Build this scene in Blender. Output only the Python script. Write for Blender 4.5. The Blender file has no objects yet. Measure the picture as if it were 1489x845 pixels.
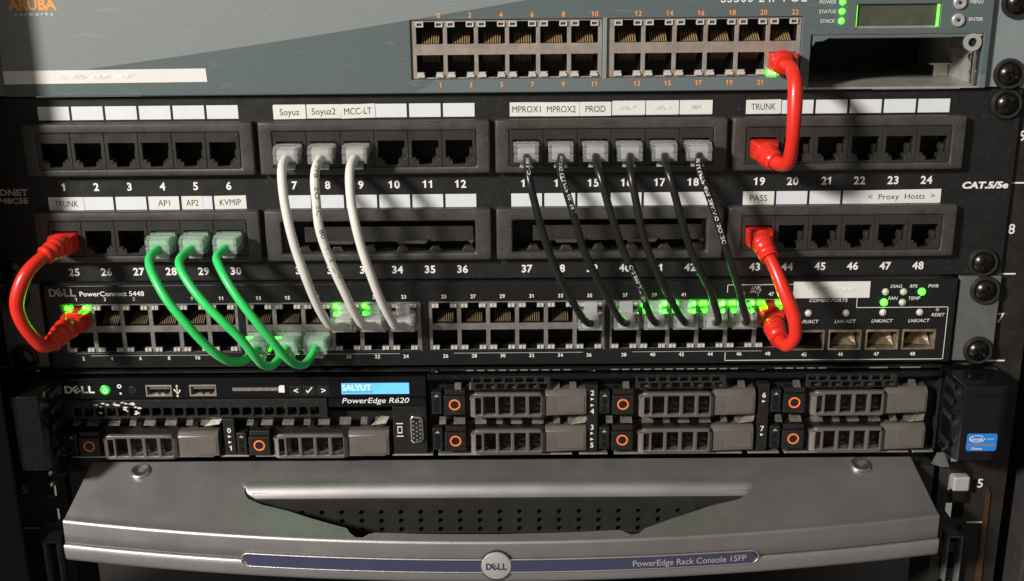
import bpy, bmesh, math, random
from mathutils import Vector, Matrix
random.seed(7)
MM = 0.001
scene = bpy.context.scene
C = scene.collection

# ------------------------------------------------------------ camera, light, exposure
cam = bpy.data.cameras.new('camera'); camo = bpy.data.objects.new('camera', cam); C.objects.link(camo); scene.camera = camo
PITCH, YAW, ROLL = 0.30385, -0.00855, -0.01045
cp, sp, cyw, syw = math.cos(PITCH), math.sin(PITCH), math.cos(YAW), math.sin(YAW)
fwd = Vector((syw*cp, cyw*cp, -sp)); rgt = Vector((cyw, -syw, 0)); upv = rgt.cross(fwd)
c_, s_ = math.cos(ROLL), math.sin(ROLL)
r2, u2 = c_*rgt+s_*upv, -s_*rgt+c_*upv
M3 = Matrix((r2, u2, -fwd)).transposed()
camo.matrix_world = Matrix.Translation(Vector((11.33, -527.1, 159.5))*MM) @ M3.to_4x4()
cam.sensor_width = 36; cam.lens = 1668.7/1489*36
cam.clip_start = 0.01; cam.clip_end = 50

world = bpy.data.worlds.new('World'); scene.world = world; world.use_nodes = True
bg = world.node_tree.nodes['Background']; bg.inputs[0].default_value = (1.0, .92, .82, 1); bg.inputs[1].default_value = 0.20

lt = bpy.data.lights.new('room_lamp', 'POINT'); lt.energy = 430; lt.shadow_soft_size = 0.16; lt.color = (1.0, .958, .90)
lo = bpy.data.objects.new('room_lamp', lt); C.objects.link(lo); lo.location = (-1.66, -1.58, 1.07)

vs = scene.view_settings
vs.view_transform = 'Standard'; vs.look = 'None'; vs.exposure = 0; vs.gamma = 1; vs.use_curve_mapping = False
scene.render.engine = 'CYCLES'
scene.cycles.max_bounces = 12; scene.cycles.transmission_bounces = 10; scene.cycles.transparent_max_bounces = 10
scene.cycles.sample_clamp_indirect = 4

# ------------------------------------------------------------ materials
def mat(name, col, rough=.5, metal=0., var=.0, vscale=120., bump=0., bscale=900., trans=0., emit=None, estr=0., coat=0., dust=0., ior=1.45, spec=.5):
    m = bpy.data.materials.new(name); m.use_nodes = True
    nt = m.node_tree; N = nt.nodes; L = nt.links; b = N['Principled BSDF']
    b.inputs['Base Color'].default_value = (*col, 1); b.inputs['Roughness'].default_value = rough
    b.inputs['Metallic'].default_value = metal; b.inputs['Transmission Weight'].default_value = trans
    b.inputs['Coat Weight'].default_value = coat; b.inputs['IOR'].default_value = ior
    b.inputs['Specular IOR Level'].default_value = spec
    if emit:
        b.inputs['Emission Color'].default_value = (*emit, 1); b.inputs['Emission Strength'].default_value = estr
    if var or bump or dust:
        tc = N.new('ShaderNodeTexCoord'); geo = N.new('ShaderNodeNewGeometry')
        src = geo.outputs['Position']
    last = None
    if var:
        n = N.new('ShaderNodeTexNoise'); n.inputs['Scale'].default_value = vscale; n.inputs['Detail'].default_value = 6; n.inputs['Roughness'].default_value = .65
        L.new(src, n.inputs['Vector'])
        mr = N.new('ShaderNodeMapRange'); mr.inputs[1].default_value = .25; mr.inputs[2].default_value = .75
        mr.inputs[3].default_value = 1-var; mr.inputs[4].default_value = 1+var
        L.new(n.outputs['Fac'], mr.inputs[0])
        mx = N.new('ShaderNodeMix'); mx.data_type = 'RGBA'; mx.blend_type = 'MULTIPLY'; mx.inputs[0].default_value = 1
        mx.inputs[6].default_value = (*col, 1); L.new(mr.outputs[0], mx.inputs[7]); last = mx.outputs[2]
        mr2 = N.new('ShaderNodeMapRange'); mr2.inputs[1].default_value = .25; mr2.inputs[2].default_value = .75
        mr2.inputs[3].default_value = max(.02, rough-.5*var*rough-.03); mr2.inputs[4].default_value = min(1, rough+.5*var*rough+.03)
        L.new(n.outputs['Fac'], mr2.inputs[0]); L.new(mr2.outputs[0], b.inputs['Roughness'])
    if dust:
        n = N.new('ShaderNodeTexNoise'); n.inputs['Scale'].default_value = 650; n.inputs['Detail'].default_value = 3
        L.new(src, n.inputs['Vector'])
        cr = N.new('ShaderNodeMapRange'); cr.inputs[1].default_value = .62; cr.inputs[2].default_value = .80; cr.inputs[3].default_value = 0; cr.inputs[4].default_value = dust
        L.new(n.outputs['Fac'], cr.inputs[0])
        mx = N.new('ShaderNodeMix'); mx.data_type = 'RGBA'; L.new(cr.outputs[0], mx.inputs[0])
        if last: L.new(last, mx.inputs[6])
        else: mx.inputs[6].default_value = (*col, 1)
        mx.inputs[7].default_value = (.33, .30, .26, 1); last = mx.outputs[2]
    if last: L.new(last, b.inputs['Base Color'])
    if bump:
        n = N.new('ShaderNodeTexNoise'); n.inputs['Scale'].default_value = bscale; n.inputs['Detail'].default_value = 2
        L.new(src, n.inputs['Vector'])
        bp = N.new('ShaderNodeBump'); bp.inputs['Strength'].default_value = bump; bp.inputs['Distance'].default_value = .0003
        L.new(n.outputs['Fac'], bp.inputs['Height']); L.new(bp.outputs[0], b.inputs['Normal'])
    return m

K = dict(
 panel=mat('black_powder_coat', (.010, .0095, .009), .48, var=.25, bump=.25, bscale=2500, dust=.17),
 module=mat('dark_abs_plastic', (.043, .040, .037), .46, var=.3, bump=.3, bscale=1400, dust=.16),
 jack=mat('black_jack_plastic', (.026, .024, .022), .40, var=.2, dust=.14),
 hole=mat('black_socket_plastic', (.006, .006, .006), .5),
 pin=mat('dull_gold_contact', (.58, .38, .19), .45, .45),
 pin_dull=mat('tarnished_contact', (.40, .38, .34), .42, 1.),
 paper=mat('white_label_card', (.62, .635, .66), .6, var=.05, vscale=60, dust=.04),
 tape=mat('cream_label_tape', (.66, .65, .615), .38, var=.04, vscale=80),
 ink=mat('black_ink', (.012, .012, .012), .55),
 white=mat('white_print', (.74, .73, .70), .5, var=.06, vscale=900),
 greyp=mat('grey_print', (.38, .37, .35), .5, var=.25, vscale=900),
 post_print=mat('shaded_post_print', (.16, .15, .14), .6, var=.3, vscale=700),  # white print with the left post's shade put into its colour
 orange=mat('orange_print', (.80, .30, .05), .5, var=.1, vscale=900),
 shield=mat('port_shield_metal', (.36, .305, .265), .42, .45, var=.2, vscale=200, bump=.1, dust=.1),
 shieldd=mat('dark_port_shield_metal', (.25, .235, .215), .40, .55, var=.25, vscale=250, dust=.15),
 ledoff=mat('clear_light_pipe', (.46, .44, .40), .3, coat=.2),
 leddark=mat('light_pipe_window', (.06, .05, .04), .2),
 ledgreen=mat('lit_green_light', (.1, .8, .1), .3, emit=(.012, 1., .003), estr=48),
 ledstatus=mat('green_status_lens', (.1, .8, .1), .3, emit=(.030, 1., .010), estr=9),
 ledhot=mat('bright_green_light', (.1, .8, .1), .3, emit=(.022, 1., .012), estr=60),
 ledcap=mat('unlit_light_dome', (.50, .47, .42), .25, coat=.4),
 steel=mat('bare_steel', (.56, .56, .54), .32, 1., var=.12, vscale=300),
 zinc=mat('zinc_sheet', (.42, .40, .36), .40, .45, var=.2, vscale=120, dust=.1),
 screw=mat('black_oxide_screw', (.045, .040, .036), .28, .9, var=.2, vscale=500),
 washer=mat('black_cup_washer', (.018, .017, .016), .35, coat=.2),
 vent=mat('dark_vent_metal', (.10, .095, .09), .26, .9, var=.4, vscale=500),
 body=mat('dark_sheet_metal', (.012, .012, .012), .55, var=.2),
 ear=mat('grey_mount_ear', (.10, .102, .10), .45, var=.12, bump=.2, bscale=2200),
 aruba_ear=mat('slate_mount_ear', (.20, .225, .225), .42, var=.08, bump=.15, bscale=2200),
 slate=mat('slate_plastic', (.105, .128, .128), .40, var=.08),
 swface=mat('black_switch_front', (.0085, .0085, .0085), .33, var=.2, bump=.15, bscale=2500, dust=.10),
 gloss=mat('gloss_black_plastic', (.004, .004, .005), .16, coat=.1, dust=.05),
 srv=mat('black_server_plastic', (.012, .0115, .011), .38, var=.2, dust=.12),
 taupe=mat('taupe_metallic_plastic', (.185, .166, .146), .36, .55, var=.07, bump=.2, bscale=3000),
 taupe2=mat('taupe_inset_plastic', (.168, .150, .132), .45, .45, var=.07),
 ring=mat('orange_ring', (.85, .20, .05), .4),
 finger=mat('tin_spring_finger', (.62, .57, .47), .35, .9, var=.3, vscale=400),
 lip=mat('galvanised_lip', (.50, .50, .48), .4, .85, var=.15),
 silver=mat('silver_console_plastic', (.37, .35, .354), .44, .88, var=.06, vscale=40, bump=.35, bscale=2600, dust=.09),
 silver2=mat('silver_console_front', (.46, .44, .435), .43, .85, var=.05, vscale=40, bump=.35, bscale=2600),
 grille=mat('dark_grille_plastic', (.018, .017, .016), .5, var=.15),
 blue=mat('blue_violet_stripe', (.075, .080, .155), .3, .5, var=.08, coat=.3),
 badge=mat('brushed_badge', (.60, .59, .57), .3, .6),
 badgeink=mat('navy_print', (.03, .035, .09), .4),
 post=mat('dark_rack_steel', (.020, .0175, .0155), .5, .2, var=.4, vscale=60, bump=.2, dust=.14),
 frame=mat('cabinet_paint', (.030, .028, .028), .5, var=.2),
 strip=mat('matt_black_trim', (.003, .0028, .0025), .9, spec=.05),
 brown_tone=mat('plain_brown', (.050, .024, .012), .55, var=.4, vscale=50),
 nut=mat('zinc_cage_nut', (.55, .56, .52), .4, .5),
 clear=mat('clear_plug_plastic', (.97, .98, .97), .03, trans=.84, ior=1.38, coat=1.),
 clearg=mat('green_tinted_plug_plastic', (.86, .97, .90), .03, trans=.80, ior=1.38, coat=1.),
 tab=mat('milky_latch_plastic', (.84, .86, .85), .28, trans=.72, ior=1.25),
 core_white=mat('pale_wire_core', (.86, .84, .80), .35, trans=.15),
 core_green=mat('green_tinted_core', (.40, .84, .52), .35, trans=.15),
 core_grey=mat('grey_wire_core', (.66, .66, .64), .35, trans=.2),
 pin_sw=mat('dim_brass_contact', (.24, .17, .10), .5, .4),
 red=mat('red_cable_pvc', (.62, .022, .012), .33, var=.06, vscale=90, coat=.15),
 whitec=mat('white_cable_pvc', (.62, .60, .56), .42, var=.05, vscale=60, bump=.05),
 greenc=mat('green_cable_pvc', (.030, .53, .115), .34, var=.06, vscale=60, coat=.1),
 blackc=mat('black_cable_pvc', (.010, .010, .010), .30, var=.1, vscale=60),
 lcdblue=mat('blue_lcd_backlight', (.05, .2, .4), .2, emit=(.13, .46, .88), estr=1.15),
 lcdtext=mat('lcd_pale_text', (.7, .8, .8), .3, emit=(.62, .80, .80), estr=1.0),
 lcdoff=mat('olive_lcd_glass', (.060, .066, .045), .12, var=.25, vscale=200, coat=.5),
 lcdedge=mat('green_lcd_edge_light', (.1, .5, .1), .3, emit=(.16, .85, .03), estr=1.6),
 stblue=mat('blue_sticker', (.02, .20, .60), .3, coat=.3),
 stsilver=mat('copper_sticker_band', (.30, .24, .24), .35, .3),
 smear=mat('faded_grey_ink', (.63, .615, .585), .7, var=.5, vscale=350),
)

def aruba_material():
    m = mat('two_tone_front', (.2, .2, .2), .43)
    nt = m.node_tree; N = nt.nodes; L = nt.links; b = N['Principled BSDF']
    geo = N.new('ShaderNodeNewGeometry'); sep = N.new('ShaderNodeSeparateXYZ'); L.new(geo.outputs['Position'], sep.inputs[0])
    # printed boundary z = a + b x + c x^2 (mm) through (-181.5,102.0) (-98,111.9) (8.7,129.2)
    def mth(op, *a):
        n = N.new('ShaderNodeMath'); n.operation = op
        for i, v in enumerate(a):
            if isinstance(v, (int, float)): n.inputs[i].default_value = v
            else: L.new(v, n.inputs[i])
        return n.outputs[0]
    x = mth('MULTIPLY', sep.outputs[0], 1000.0); z = mth('MULTIPLY', sep.outputs[2], 1000.0)
    g = mth('ADD', mth('ADD', mth('MULTIPLY', x, .1598), 127.8), mth('MULTIPLY', mth('MULTIPLY', x, x), .000098))
    light = mth('GREATER_THAN', mth('SUBTRACT', z, g), 0.0)
    low = mth('GREATER_THAN', mth('SUBTRACT', mth('MULTIPLY', mth('ADD', x, 36.6), .62), mth('SUBTRACT', z, 89.2)), 0.0)
    low2 = mth('MULTIPLY', low, mth('LESS_THAN', z, 95.5))
    mx = N.new('ShaderNodeMix'); mx.data_type = 'RGBA'; L.new(light, mx.inputs[0])
    mx.inputs[6].default_value = (.088, .112, .116, 1); mx.inputs[7].default_value = (.190, .207, .204, 1)
    mx2 = N.new('ShaderNodeMix'); mx2.data_type = 'RGBA'; L.new(mth('MULTIPLY', low2, .45), mx2.inputs[0])
    L.new(mx.outputs[2], mx2.inputs[6]); mx2.inputs[7].default_value = (.15, .176, .178, 1)
    # scuffs
    mp = N.new('ShaderNodeMapping'); mp.inputs['Scale'].default_value = (1, 1, 5); mp.inputs['Rotation'].default_value = (0, .25, 0); L.new(geo.outputs['Position'], mp.inputs[0])
    n = N.new('ShaderNodeTexNoise'); n.inputs['Scale'].default_value = 55; n.inputs['Detail'].default_value = 7; n.inputs['Roughness'].default_value = .7; L.new(mp.outputs[0], n.inputs[0])
    mr = N.new('ShaderNodeMapRange'); mr.inputs[1].default_value = .60; mr.inputs[2].default_value = .76; mr.inputs[3].default_value = 0; mr.inputs[4].default_value = .22; L.new(n.outputs['Fac'], mr.inputs[0])
    mx3 = N.new('ShaderNodeMix'); mx3.data_type = 'RGBA'; L.new(mr.outputs[0], mx3.inputs[0]); L.new(mx2.outputs[2], mx3.inputs[6]); mx3.inputs[7].default_value = (.42, .42, .40, 1)
    n2 = N.new('ShaderNodeTexNoise'); n2.inputs['Scale'].default_value = 2200; n2.inputs['Detail'].default_value = 2; L.new(geo.outputs['Position'], n2.inputs[0])
    mr2 = N.new('ShaderNodeMapRange'); mr2.inputs[1].default_value = .3; mr2.inputs[2].default_value = .7; mr2.inputs[3].default_value = .86; mr2.inputs[4].default_value = 1.14; L.new(n2.outputs['Fac'], mr2.inputs[0])
    mx4 = N.new('ShaderNodeMix'); mx4.data_type = 'RGBA'; mx4.blend_type = 'MULTIPLY'; mx4.inputs[0].default_value = 1; L.new(mx3.outputs[2], mx4.inputs[6]); L.new(mr2.outputs[0], mx4.inputs[7])
    L.new(mx4.outputs[2], b.inputs['Base Color'])
    return m
K['aruba'] = aruba_material()
K['power'] = mat('green_power_lens', (.02, .3, .03), .3, emit=(.008, .42, .012), estr=1.2)
K['powersym'] = mat('lit_power_symbol', (.5, .9, .5), .3, emit=(.45, 1., .5), estr=1.6)
K['foil'] = mat('crinkled_cage_metal', (.46, .38, .26), .33, .85, var=.5, vscale=260, bump=1.0, bscale=420)

# ------------------------------------------------------------ geometry helpers (all in millimetres)
class G:
    def __init__(s): s.v = []; s.f = []; s.m = []
    def add(s, vs_, fs, m=0):
        o = len(s.v); s.v += [tuple(v) for v in vs_]
        for f in fs: s.f.append([i+o for i in f]); s.m.append(m)
        return s
    def box(s, x0, x1, y0, y1, z0, z1, m=0):
        return s.add([(x0,y0,z0),(x1,y0,z0),(x1,y1,z0),(x0,y1,z0),(x0,y0,z1),(x1,y0,z1),(x1,y1,z1),(x0,y1,z1)],
                     [(0,3,2,1),(4,5,6,7),(0,1,5,4),(1,2,6,5),(2,3,7,6),(3,0,4,7)], m)
    def prism(s, poly, y0, y1, m=0):
        n = len(poly)
        vs_ = [(x,y0,z) for x,z in poly]+[(x,y1,z) for x,z in poly]
        fs = [list(range(n)), list(range(2*n-1, n-1, -1))]+[(i,(i+1)%n,n+(i+1)%n,n+i) for i in range(n)]
        return s.add(vs_, fs, m)
    def sheet(s, poly, y, m=0):
        return s.add([(x,y,z) for x,z in poly], [list(range(len(poly)))], m)
    def cyl(s, x, z, y0, y1, r, n=24, m=0, r1=None):
        r1 = r if r1 is None else r1
        a = [2*math.pi*i/n for i in range(n)]
        vs_ = [(x+r*math.cos(t), y0, z+r*math.sin(t)) for t in a]+[(x+r1*math.cos(t), y1, z+r1*math.sin(t)) for t in a]
        return s.add(vs_, [list(range(n)), list(range(2*n-1, n-1, -1))]+[(i,(i+1)%n,n+(i+1)%n,n+i) for i in range(n)], m)
    def lathe(s, x, z, prof, n=28, m=0):          # prof = [(r, y)]
        vs_ = []; fs = []
        for r, y in prof:
            for i in range(n):
                t = 2*math.pi*i/n; vs_.append((x+r*math.cos(t), y, z+r*math.sin(t)))
        for k in range(len(prof)-1):
            for i in range(n):
                j = (i+1)%n; fs.append((k*n+i, k*n+j, (k+1)*n+j, (k+1)*n+i))
        return s.add(vs_, fs, m)
    def ring(s, x, z, ro, ri, y0, y1, n=28, m=0):
        return s.lathe(x, z, [(ri,y1),(ri,y0),(ro,y0),(ro,y1),(ri,y1)], n, m)
    def tube(s, pts, rad, n=12, m=0):
        fr = frames(pts); vs_ = []; fs = []
        for k, (p, T, Nn, B) in enumerate(fr):
            r = rad(k) if callable(rad) else rad
            for i in range(n):
                t = 2*math.pi*i/n; vs_.append(tuple(p+(Nn*math.cos(t)+B*math.sin(t))*r))
        for k in range(len(fr)-1):
            for i in range(n):
                j = (i+1)%n; fs.append((k*n+i, k*n+j, (k+1)*n+j, (k+1)*n+i))
        fs.append(list(range(n))); fs.append([(len(fr)-1)*n+i for i in range(n-1,-1,-1)])
        return s.add(vs_, fs, m)
    def plate(s, x0, x1, z0, z1, holes, yf, yb, m=0, back=False, wall=None, outer=True):
        xs = sorted({x0, x1, *[min(max(h[0],x0),x1) for h in holes], *[min(max(h[1],x0),x1) for h in holes]})
        zs = sorted({z0, z1, *[min(max(h[2],z0),z1) for h in holes], *[min(max(h[3],z0),z1) for h in holes]})
        nx, nz = len(xs)-1, len(zs)-1; wall = m if wall is None else wall
        def solid(i, k):
            if i < 0 or k < 0 or i >= nx or k >= nz: return None
            cx, cz = (xs[i]+xs[i+1])/2, (zs[k]+zs[k+1])/2
            return not any(h[0] < cx < h[1] and h[2] < cz < h[3] for h in holes)
        vid = {}; vs_ = []
        def V(i, k, b):
            if (i,k,b) not in vid: vid[(i,k,b)] = len(vs_); vs_.append((xs[i], yb if b else yf, zs[k]))
            return vid[(i,k,b)]
        A = []; W = []
        for i in range(nx):
            for k in range(nz):
                if not solid(i, k): continue
                A.append((V(i,k,0), V(i+1,k,0), V(i+1,k+1,0), V(i,k+1,0)))
                if back: A.append((V(i,k+1,1), V(i+1,k+1,1), V(i+1,k,1), V(i,k,1)))
                for di, dk, e in ((-1,0,((i,k+1),(i,k))),(1,0,((i+1,k),(i+1,k+1))),(0,-1,((i,k),(i+1,k))),(0,1,((i+1,k+1),(i,k+1)))):
                    q = solid(i+di, k+dk)
                    if q is False or (q is None and outer):
                        (a,b),(c,d) = e; W.append((V(c,d,0), V(a,b,0), V(a,b,1), V(c,d,1)))
        o = len(s.v); s.v += vs_
        for f in A: s.f.append([i+o for i in f]); s.m.append(m)
        for f in W: s.f.append([i+o for i in f]); s.m.append(wall)
        return s
    def shift(s, dx=0, dy=0, dz=0, rot180=False):
        s.v = [((-x if rot180 else x)+dx, y+dy, (-z if rot180 else z)+dz) for x, y, z in s.v]; return s
    def mapv(s, fn): s.v = [tuple(fn(*v)) for v in s.v]; return s

def frames(pts):
    pts = [Vector(p) for p in pts]; out = []; prev = None
    for k, p in enumerate(pts):
        a = pts[max(0,k-1)]; b = pts[min(len(pts)-1,k+1)]; T = (b-a).normalized()
        ref = prev if prev is not None else Vector((1,0,0))
        Nn = ref-T*ref.dot(T)
        if Nn.length < 1e-4: Nn = Vector((0,1,0))-T*T.y
        Nn.normalize(); prev = Nn
        out.append((p, T, Nn, T.cross(Nn)))
    return out
def spline(P, step=1.2):
    P = [Vector(p) for p in P]; P = [P[0]*2-P[1]]+P+[P[-1]*2-P[-2]]; out = []
    for i in range(1, len(P)-2):
        p0,p1,p2,p3 = P[i-1:i+3]; t0 = 0; t1 = t0+max(1e-3,(p1-p0).length**.5); t2 = t1+max(1e-3,(p2-p1).length**.5); t3 = t2+max(1e-3,(p3-p2).length**.5)
        n = max(2, int((p2-p1).length/step))
        for k in range(n):
            t = t1+(t2-t1)*k/n
            A1=(t1-t)/(t1-t0)*p0+(t-t0)/(t1-t0)*p1; A2=(t2-t)/(t2-t1)*p1+(t-t1)/(t2-t1)*p2; A3=(t3-t)/(t3-t2)*p2+(t-t2)/(t3-t2)*p3
            B1=(t2-t)/(t2-t0)*A1+(t-t0)/(t2-t0)*A2; B2=(t3-t)/(t3-t1)*A2+(t-t1)/(t3-t1)*A3
            out.append((t2-t)/(t2-t1)*B1+(t-t1)/(t2-t1)*B2)
    out.append(P[-2])
    for _ in range(2):
        out = [out[0]]+[(out[k-1]+out[k]*2+out[k+1])/4 for k in range(1,len(out)-1)]+[out[-1]]
    return out

ORG = {}
def thing(name, label, cat, org=(0,0,0), group=None):
    o = bpy.data.objects.new(name, None); o.empty_display_size = .01; C.objects.link(o)
    o.location = Vector(org)*MM; ORG[o] = Vector(org); o['label'] = label; o['category'] = cat
    if group: o['group'] = group
    return o
def part(name, g, mats, parent, org=None, bev=0., seg=2, smooth=None, label=None, kind=None):
    po = ORG[parent] if parent else Vector((0,0,0)); org = Vector(org) if org is not None else po
    me = bpy.data.meshes.new(name)
    bm = bmesh.new()
    vv = [bm.verts.new((Vector(v)-org)*MM) for v in g.v]
    for f, mi in zip(g.f, g.m):
        try: fc = bm.faces.new([vv[i] for i in f]); fc.material_index = mi
        except ValueError: pass
    bmesh.ops.recalc_face_normals(bm, faces=bm.faces)
    if bev:
        bm.edges.ensure_lookup_table()
        ed = [e for e in bm.edges if len(e.link_faces) == 2 and e.calc_face_angle(0) > math.radians(28)]
        bmesh.ops.bevel(bm, geom=ed, offset=bev*MM, segments=seg, affect='EDGES', profile=.5, clamp_overlap=True)
    bm.to_mesh(me); bm.free()
    if smooth is not None:
        me.polygons.foreach_set('use_smooth', [True]*len(me.polygons)); me.set_sharp_from_angle(angle=math.radians(smooth))
    for mm in (mats if isinstance(mats, (list, tuple)) else [mats]): me.materials.append(K[mm])
    o = bpy.data.objects.new(name, me); C.objects.link(o); ORG[o] = org
    o.parent = parent; o.location = (org-po)*MM
    if label: o['label'] = label
    if kind: o['kind'] = kind
    return o
def dup(src, parent, org, kids=True):
    o = src.copy(); C.objects.link(o); o.parent = parent; org = Vector(org); ORG[o] = org
    o.location = (org-(ORG[parent] if parent else Vector((0,0,0))))*MM
    if kids:
        for ch in src.children:
            dup(ch, o, org+(ORG[ch]-ORG[src]))
    return o

# ---- lettering
_tc = {}
def tmesh(txt, bold=0., shear=0.):
    k = (txt, bold, shear)
    if k not in _tc:
        cu = bpy.data.curves.new('t', 'FONT'); cu.body = txt; cu.offset = bold; cu.shear = shear; cu.resolution_u = 3
        o = bpy.data.objects.new('t', cu); me = bpy.data.meshes.new_from_object(o)
        vs_ = [(v.co.x, v.co.y) for v in me.vertices]; fs = [list(p.vertices) for p in me.polygons]
        bpy.data.objects.remove(o); bpy.data.meshes.remove(me); bpy.data.curves.remove(cu)
        xs = [v[0] for v in vs_] or [0, 1]
        _tc[k] = (vs_, fs, min(xs), max(xs))
    return _tc[k]
_hv = tmesh('H')[0]; CAP = max(v[1] for v in _hv)
_one = {}
def dmesh(txt, bold):
    k = (txt, bold)
    if k in _one: return _one[k]
    a0, b0 = tmesh('0', bold)[2:]; adv = (b0-a0)*1.10; vs_ = []; fs = []; t = .052+bold; w = b0-a0
    for i, ch in enumerate(txt):
        o = len(vs_)
        if ch == '1':
            H = CAP+bold*.6; xr = i*adv+w*.66
            vs_ += [(xr-2*t, 0), (xr, 0), (xr, H), (xr-1.5*t, H), (xr-2*t-.03, H*.86), (xr-2*t-.16, H*.80), (xr-2*t-.16, H*.66), (xr-2*t, H*.69)]
            fs.append([o+q for q in range(8)])
        else:
            v, f, a, b = tmesh(ch, bold); vs_ += [(x-a+i*adv+(w-(b-a))/2, y) for x, y in v]; fs += [[q+o for q in ff] for ff in f]
    xs_ = [v[0] for v in vs_]; _one[k] = (vs_, fs, min(xs_), max(xs_)); return _one[k]
def tgeo(g, txt, x, z, y, h, align='C', bold=0., shear=0., w=None, rot=0., m=0, fn=None):
    vs_, fs, a, b = dmesh(txt, bold) if txt.isdigit() else tmesh(txt, bold, shear); sc = h/CAP; sx = sc if w is None else w/(b-a)
    off = {'C': (a+b)/2, 'L': a, 'R': b}[align]; cr, sr = math.cos(rot), math.sin(rot); out = []
    for vx, vy in vs_:
        px, pz = (vx-off)*sx, vy*sc-h/2
        px, pz = px*cr-pz*sr, px*sr+pz*cr
        out.append((x+px, y, z+pz) if fn is None else fn(x+px, z+pz))
    g.add(out, fs, m); return g
def text(txt, x, z, h, parent, ma='white', y=0., name='lettering', **kw):
    return part(name, tgeo(G(), txt, x, z, y, h, **kw), ma, parent, org=(x, y, z))
def four_letter_logo(g, x0, x1, zc, h, y, bold=.03):
    w = x1-x0
    tgeo(g, 'D', x0+w*.13, zc, y, h, bold=bold, w=w*.27); tgeo(g, 'E', x0+w*.385, zc, y-.02, h*.92, bold=bold, w=w*.22, rot=.55)
    tgeo(g, 'L', x0+w*.655, zc, y, h, bold=bold, w=w*.20); tgeo(g, 'L', x0+w*.89, zc, y, h, bold=bold, w=w*.20)
    return g

# ------------------------------------------------------------ rack
rack = thing('equipment_rack', 'dark steel rack with two upright posts, white unit numbers and cabinet frame', 'rack', (0, 40, -260))
def post(sgn):
    hs = []
    for u in range(-5, 4):
        for d in (6.35, 22.225, 38.1):
            zc = u*44.45+d; hs.append((232.55-4.7, 232.55+4.7, zc-4.7, zc+4.7))
    g = G().plate(223, 257, -260, 178, hs, 2.2, 4.2, back=True)
    g.box(255, 257, 4.3, 60, -260, 178); g.box(223, 225, 4.3, 30, -260, 178)
    if sgn < 0: g.mapv(lambda x, y, z: (-x, y, z))
    return part('post', g, 'post', rack, org=(sgn*240, 2.2, -260))
postR = post(1); postL = post(-1)
part('brown_strip', G().prism([(247,-260),(252,-260),(249.6,-117),(247.6,-112)],1.2,2.1), 'brown_tone', rack, org=(249, 1.2, -260))  # plain brown strip on the right post, narrowing upward
for sgn, ins in ((1, (9,8,7,6,5)), (-1, (5,))):
    for u in ins:
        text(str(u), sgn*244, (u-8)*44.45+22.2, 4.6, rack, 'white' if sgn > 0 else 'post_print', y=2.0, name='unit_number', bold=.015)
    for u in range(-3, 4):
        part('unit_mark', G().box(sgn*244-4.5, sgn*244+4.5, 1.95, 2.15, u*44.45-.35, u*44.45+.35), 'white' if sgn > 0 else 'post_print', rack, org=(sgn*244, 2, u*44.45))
for sgn in (1, -1):
    g = G().box(265, 300, -10, 60, -260, 178).mapv(lambda x, y, z: (x*sgn, y, z))
    part('side_upright', g, 'frame', rack, org=(sgn*280, 0, -260), bev=1.5)
    e_ = 268 if sgn > 0 else 231; yy = -66 if sgn > 0 else -33
    g = G().box(e_, 420, yy, yy+2, -260, 260).box(266, 268 if sgn < 0 else 272, yy+2.1, -11, -260, 260).mapv(lambda x, y, z: (x*sgn, y, z))
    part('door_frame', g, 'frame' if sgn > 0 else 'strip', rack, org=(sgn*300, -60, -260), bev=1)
part('back_panel', G().box(-300, 300, 420, 424, -260, 178), 'frame', rack, org=(0, 420, -260))
part('rack_floor', G().box(-300, 300, -60, 420, -264, -260), 'frame', rack, org=(0, 100, -264))

# ------------------------------------------------------------ screws
def screw_geo():
    g = G(); n, R = 60, 4.9
    vs_ = []; fs = []; rr = [0, .35, .7, 1.0, 1.3, 1.6, 1.9, 2.2, 2.5, 2.8, 3.1, 3.5, 4.0, 4.5, 4.8, 4.9]
    for r in rr:
        for i in range(n):
            t = 2*math.pi*i/n; x, z = r*math.cos(t), r*math.sin(t)
            y = -2.6+2.0*(r/R)**3.2
            c1, s1 = math.cos(.5), math.sin(.5); xx, zz = x*c1+z*s1, -x*s1+z*c1
            a, b = abs(xx), abs(zz)
            arm = (a < .62 and b < 2.75) or (b < .62 and a < 2.75)
            if arm: y += 1.5*(1-.25*max(a, b)/2.75)
            vs_.append((x, y-1.4, z))
    for k in range(len(rr)-1):
        for i in range(n):
            j = (i+1)%n; fs.append((k*n+i, k*n+j, (k+1)*n+j, (k+1)*n+i))
    g.add(vs_, fs); g.lathe(0, 0, [(4.9, -2.0), (4.9, -1.0), (0.5, -1.0)], n)
    return g
SC = {}
def rack_screw(x, z, y, label, rot=0.):
    o = thing('rack_screw', label, 'screw', (x, y, z), 'black cross head rack screws')
    if not SC:
        SC['h'] = part('screw_head', screw_geo().shift(x, y, z), 'screw', o, smooth=35)
        SC['w'] = part('cup_washer', G().lathe(x, z, [(7.1, y-.05), (7.0, y-1.3), (6.4, y-2.1), (5.5, y-1.9), (5.0, y-1.2), (2, y-1.0)], 40), 'washer', o, smooth=40)
    else:
        dup(SC['h'], o, (x, y, z)); dup(SC['w'], o, (x, y, z))
    o.rotation_euler = (0, rot, 0)

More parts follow.
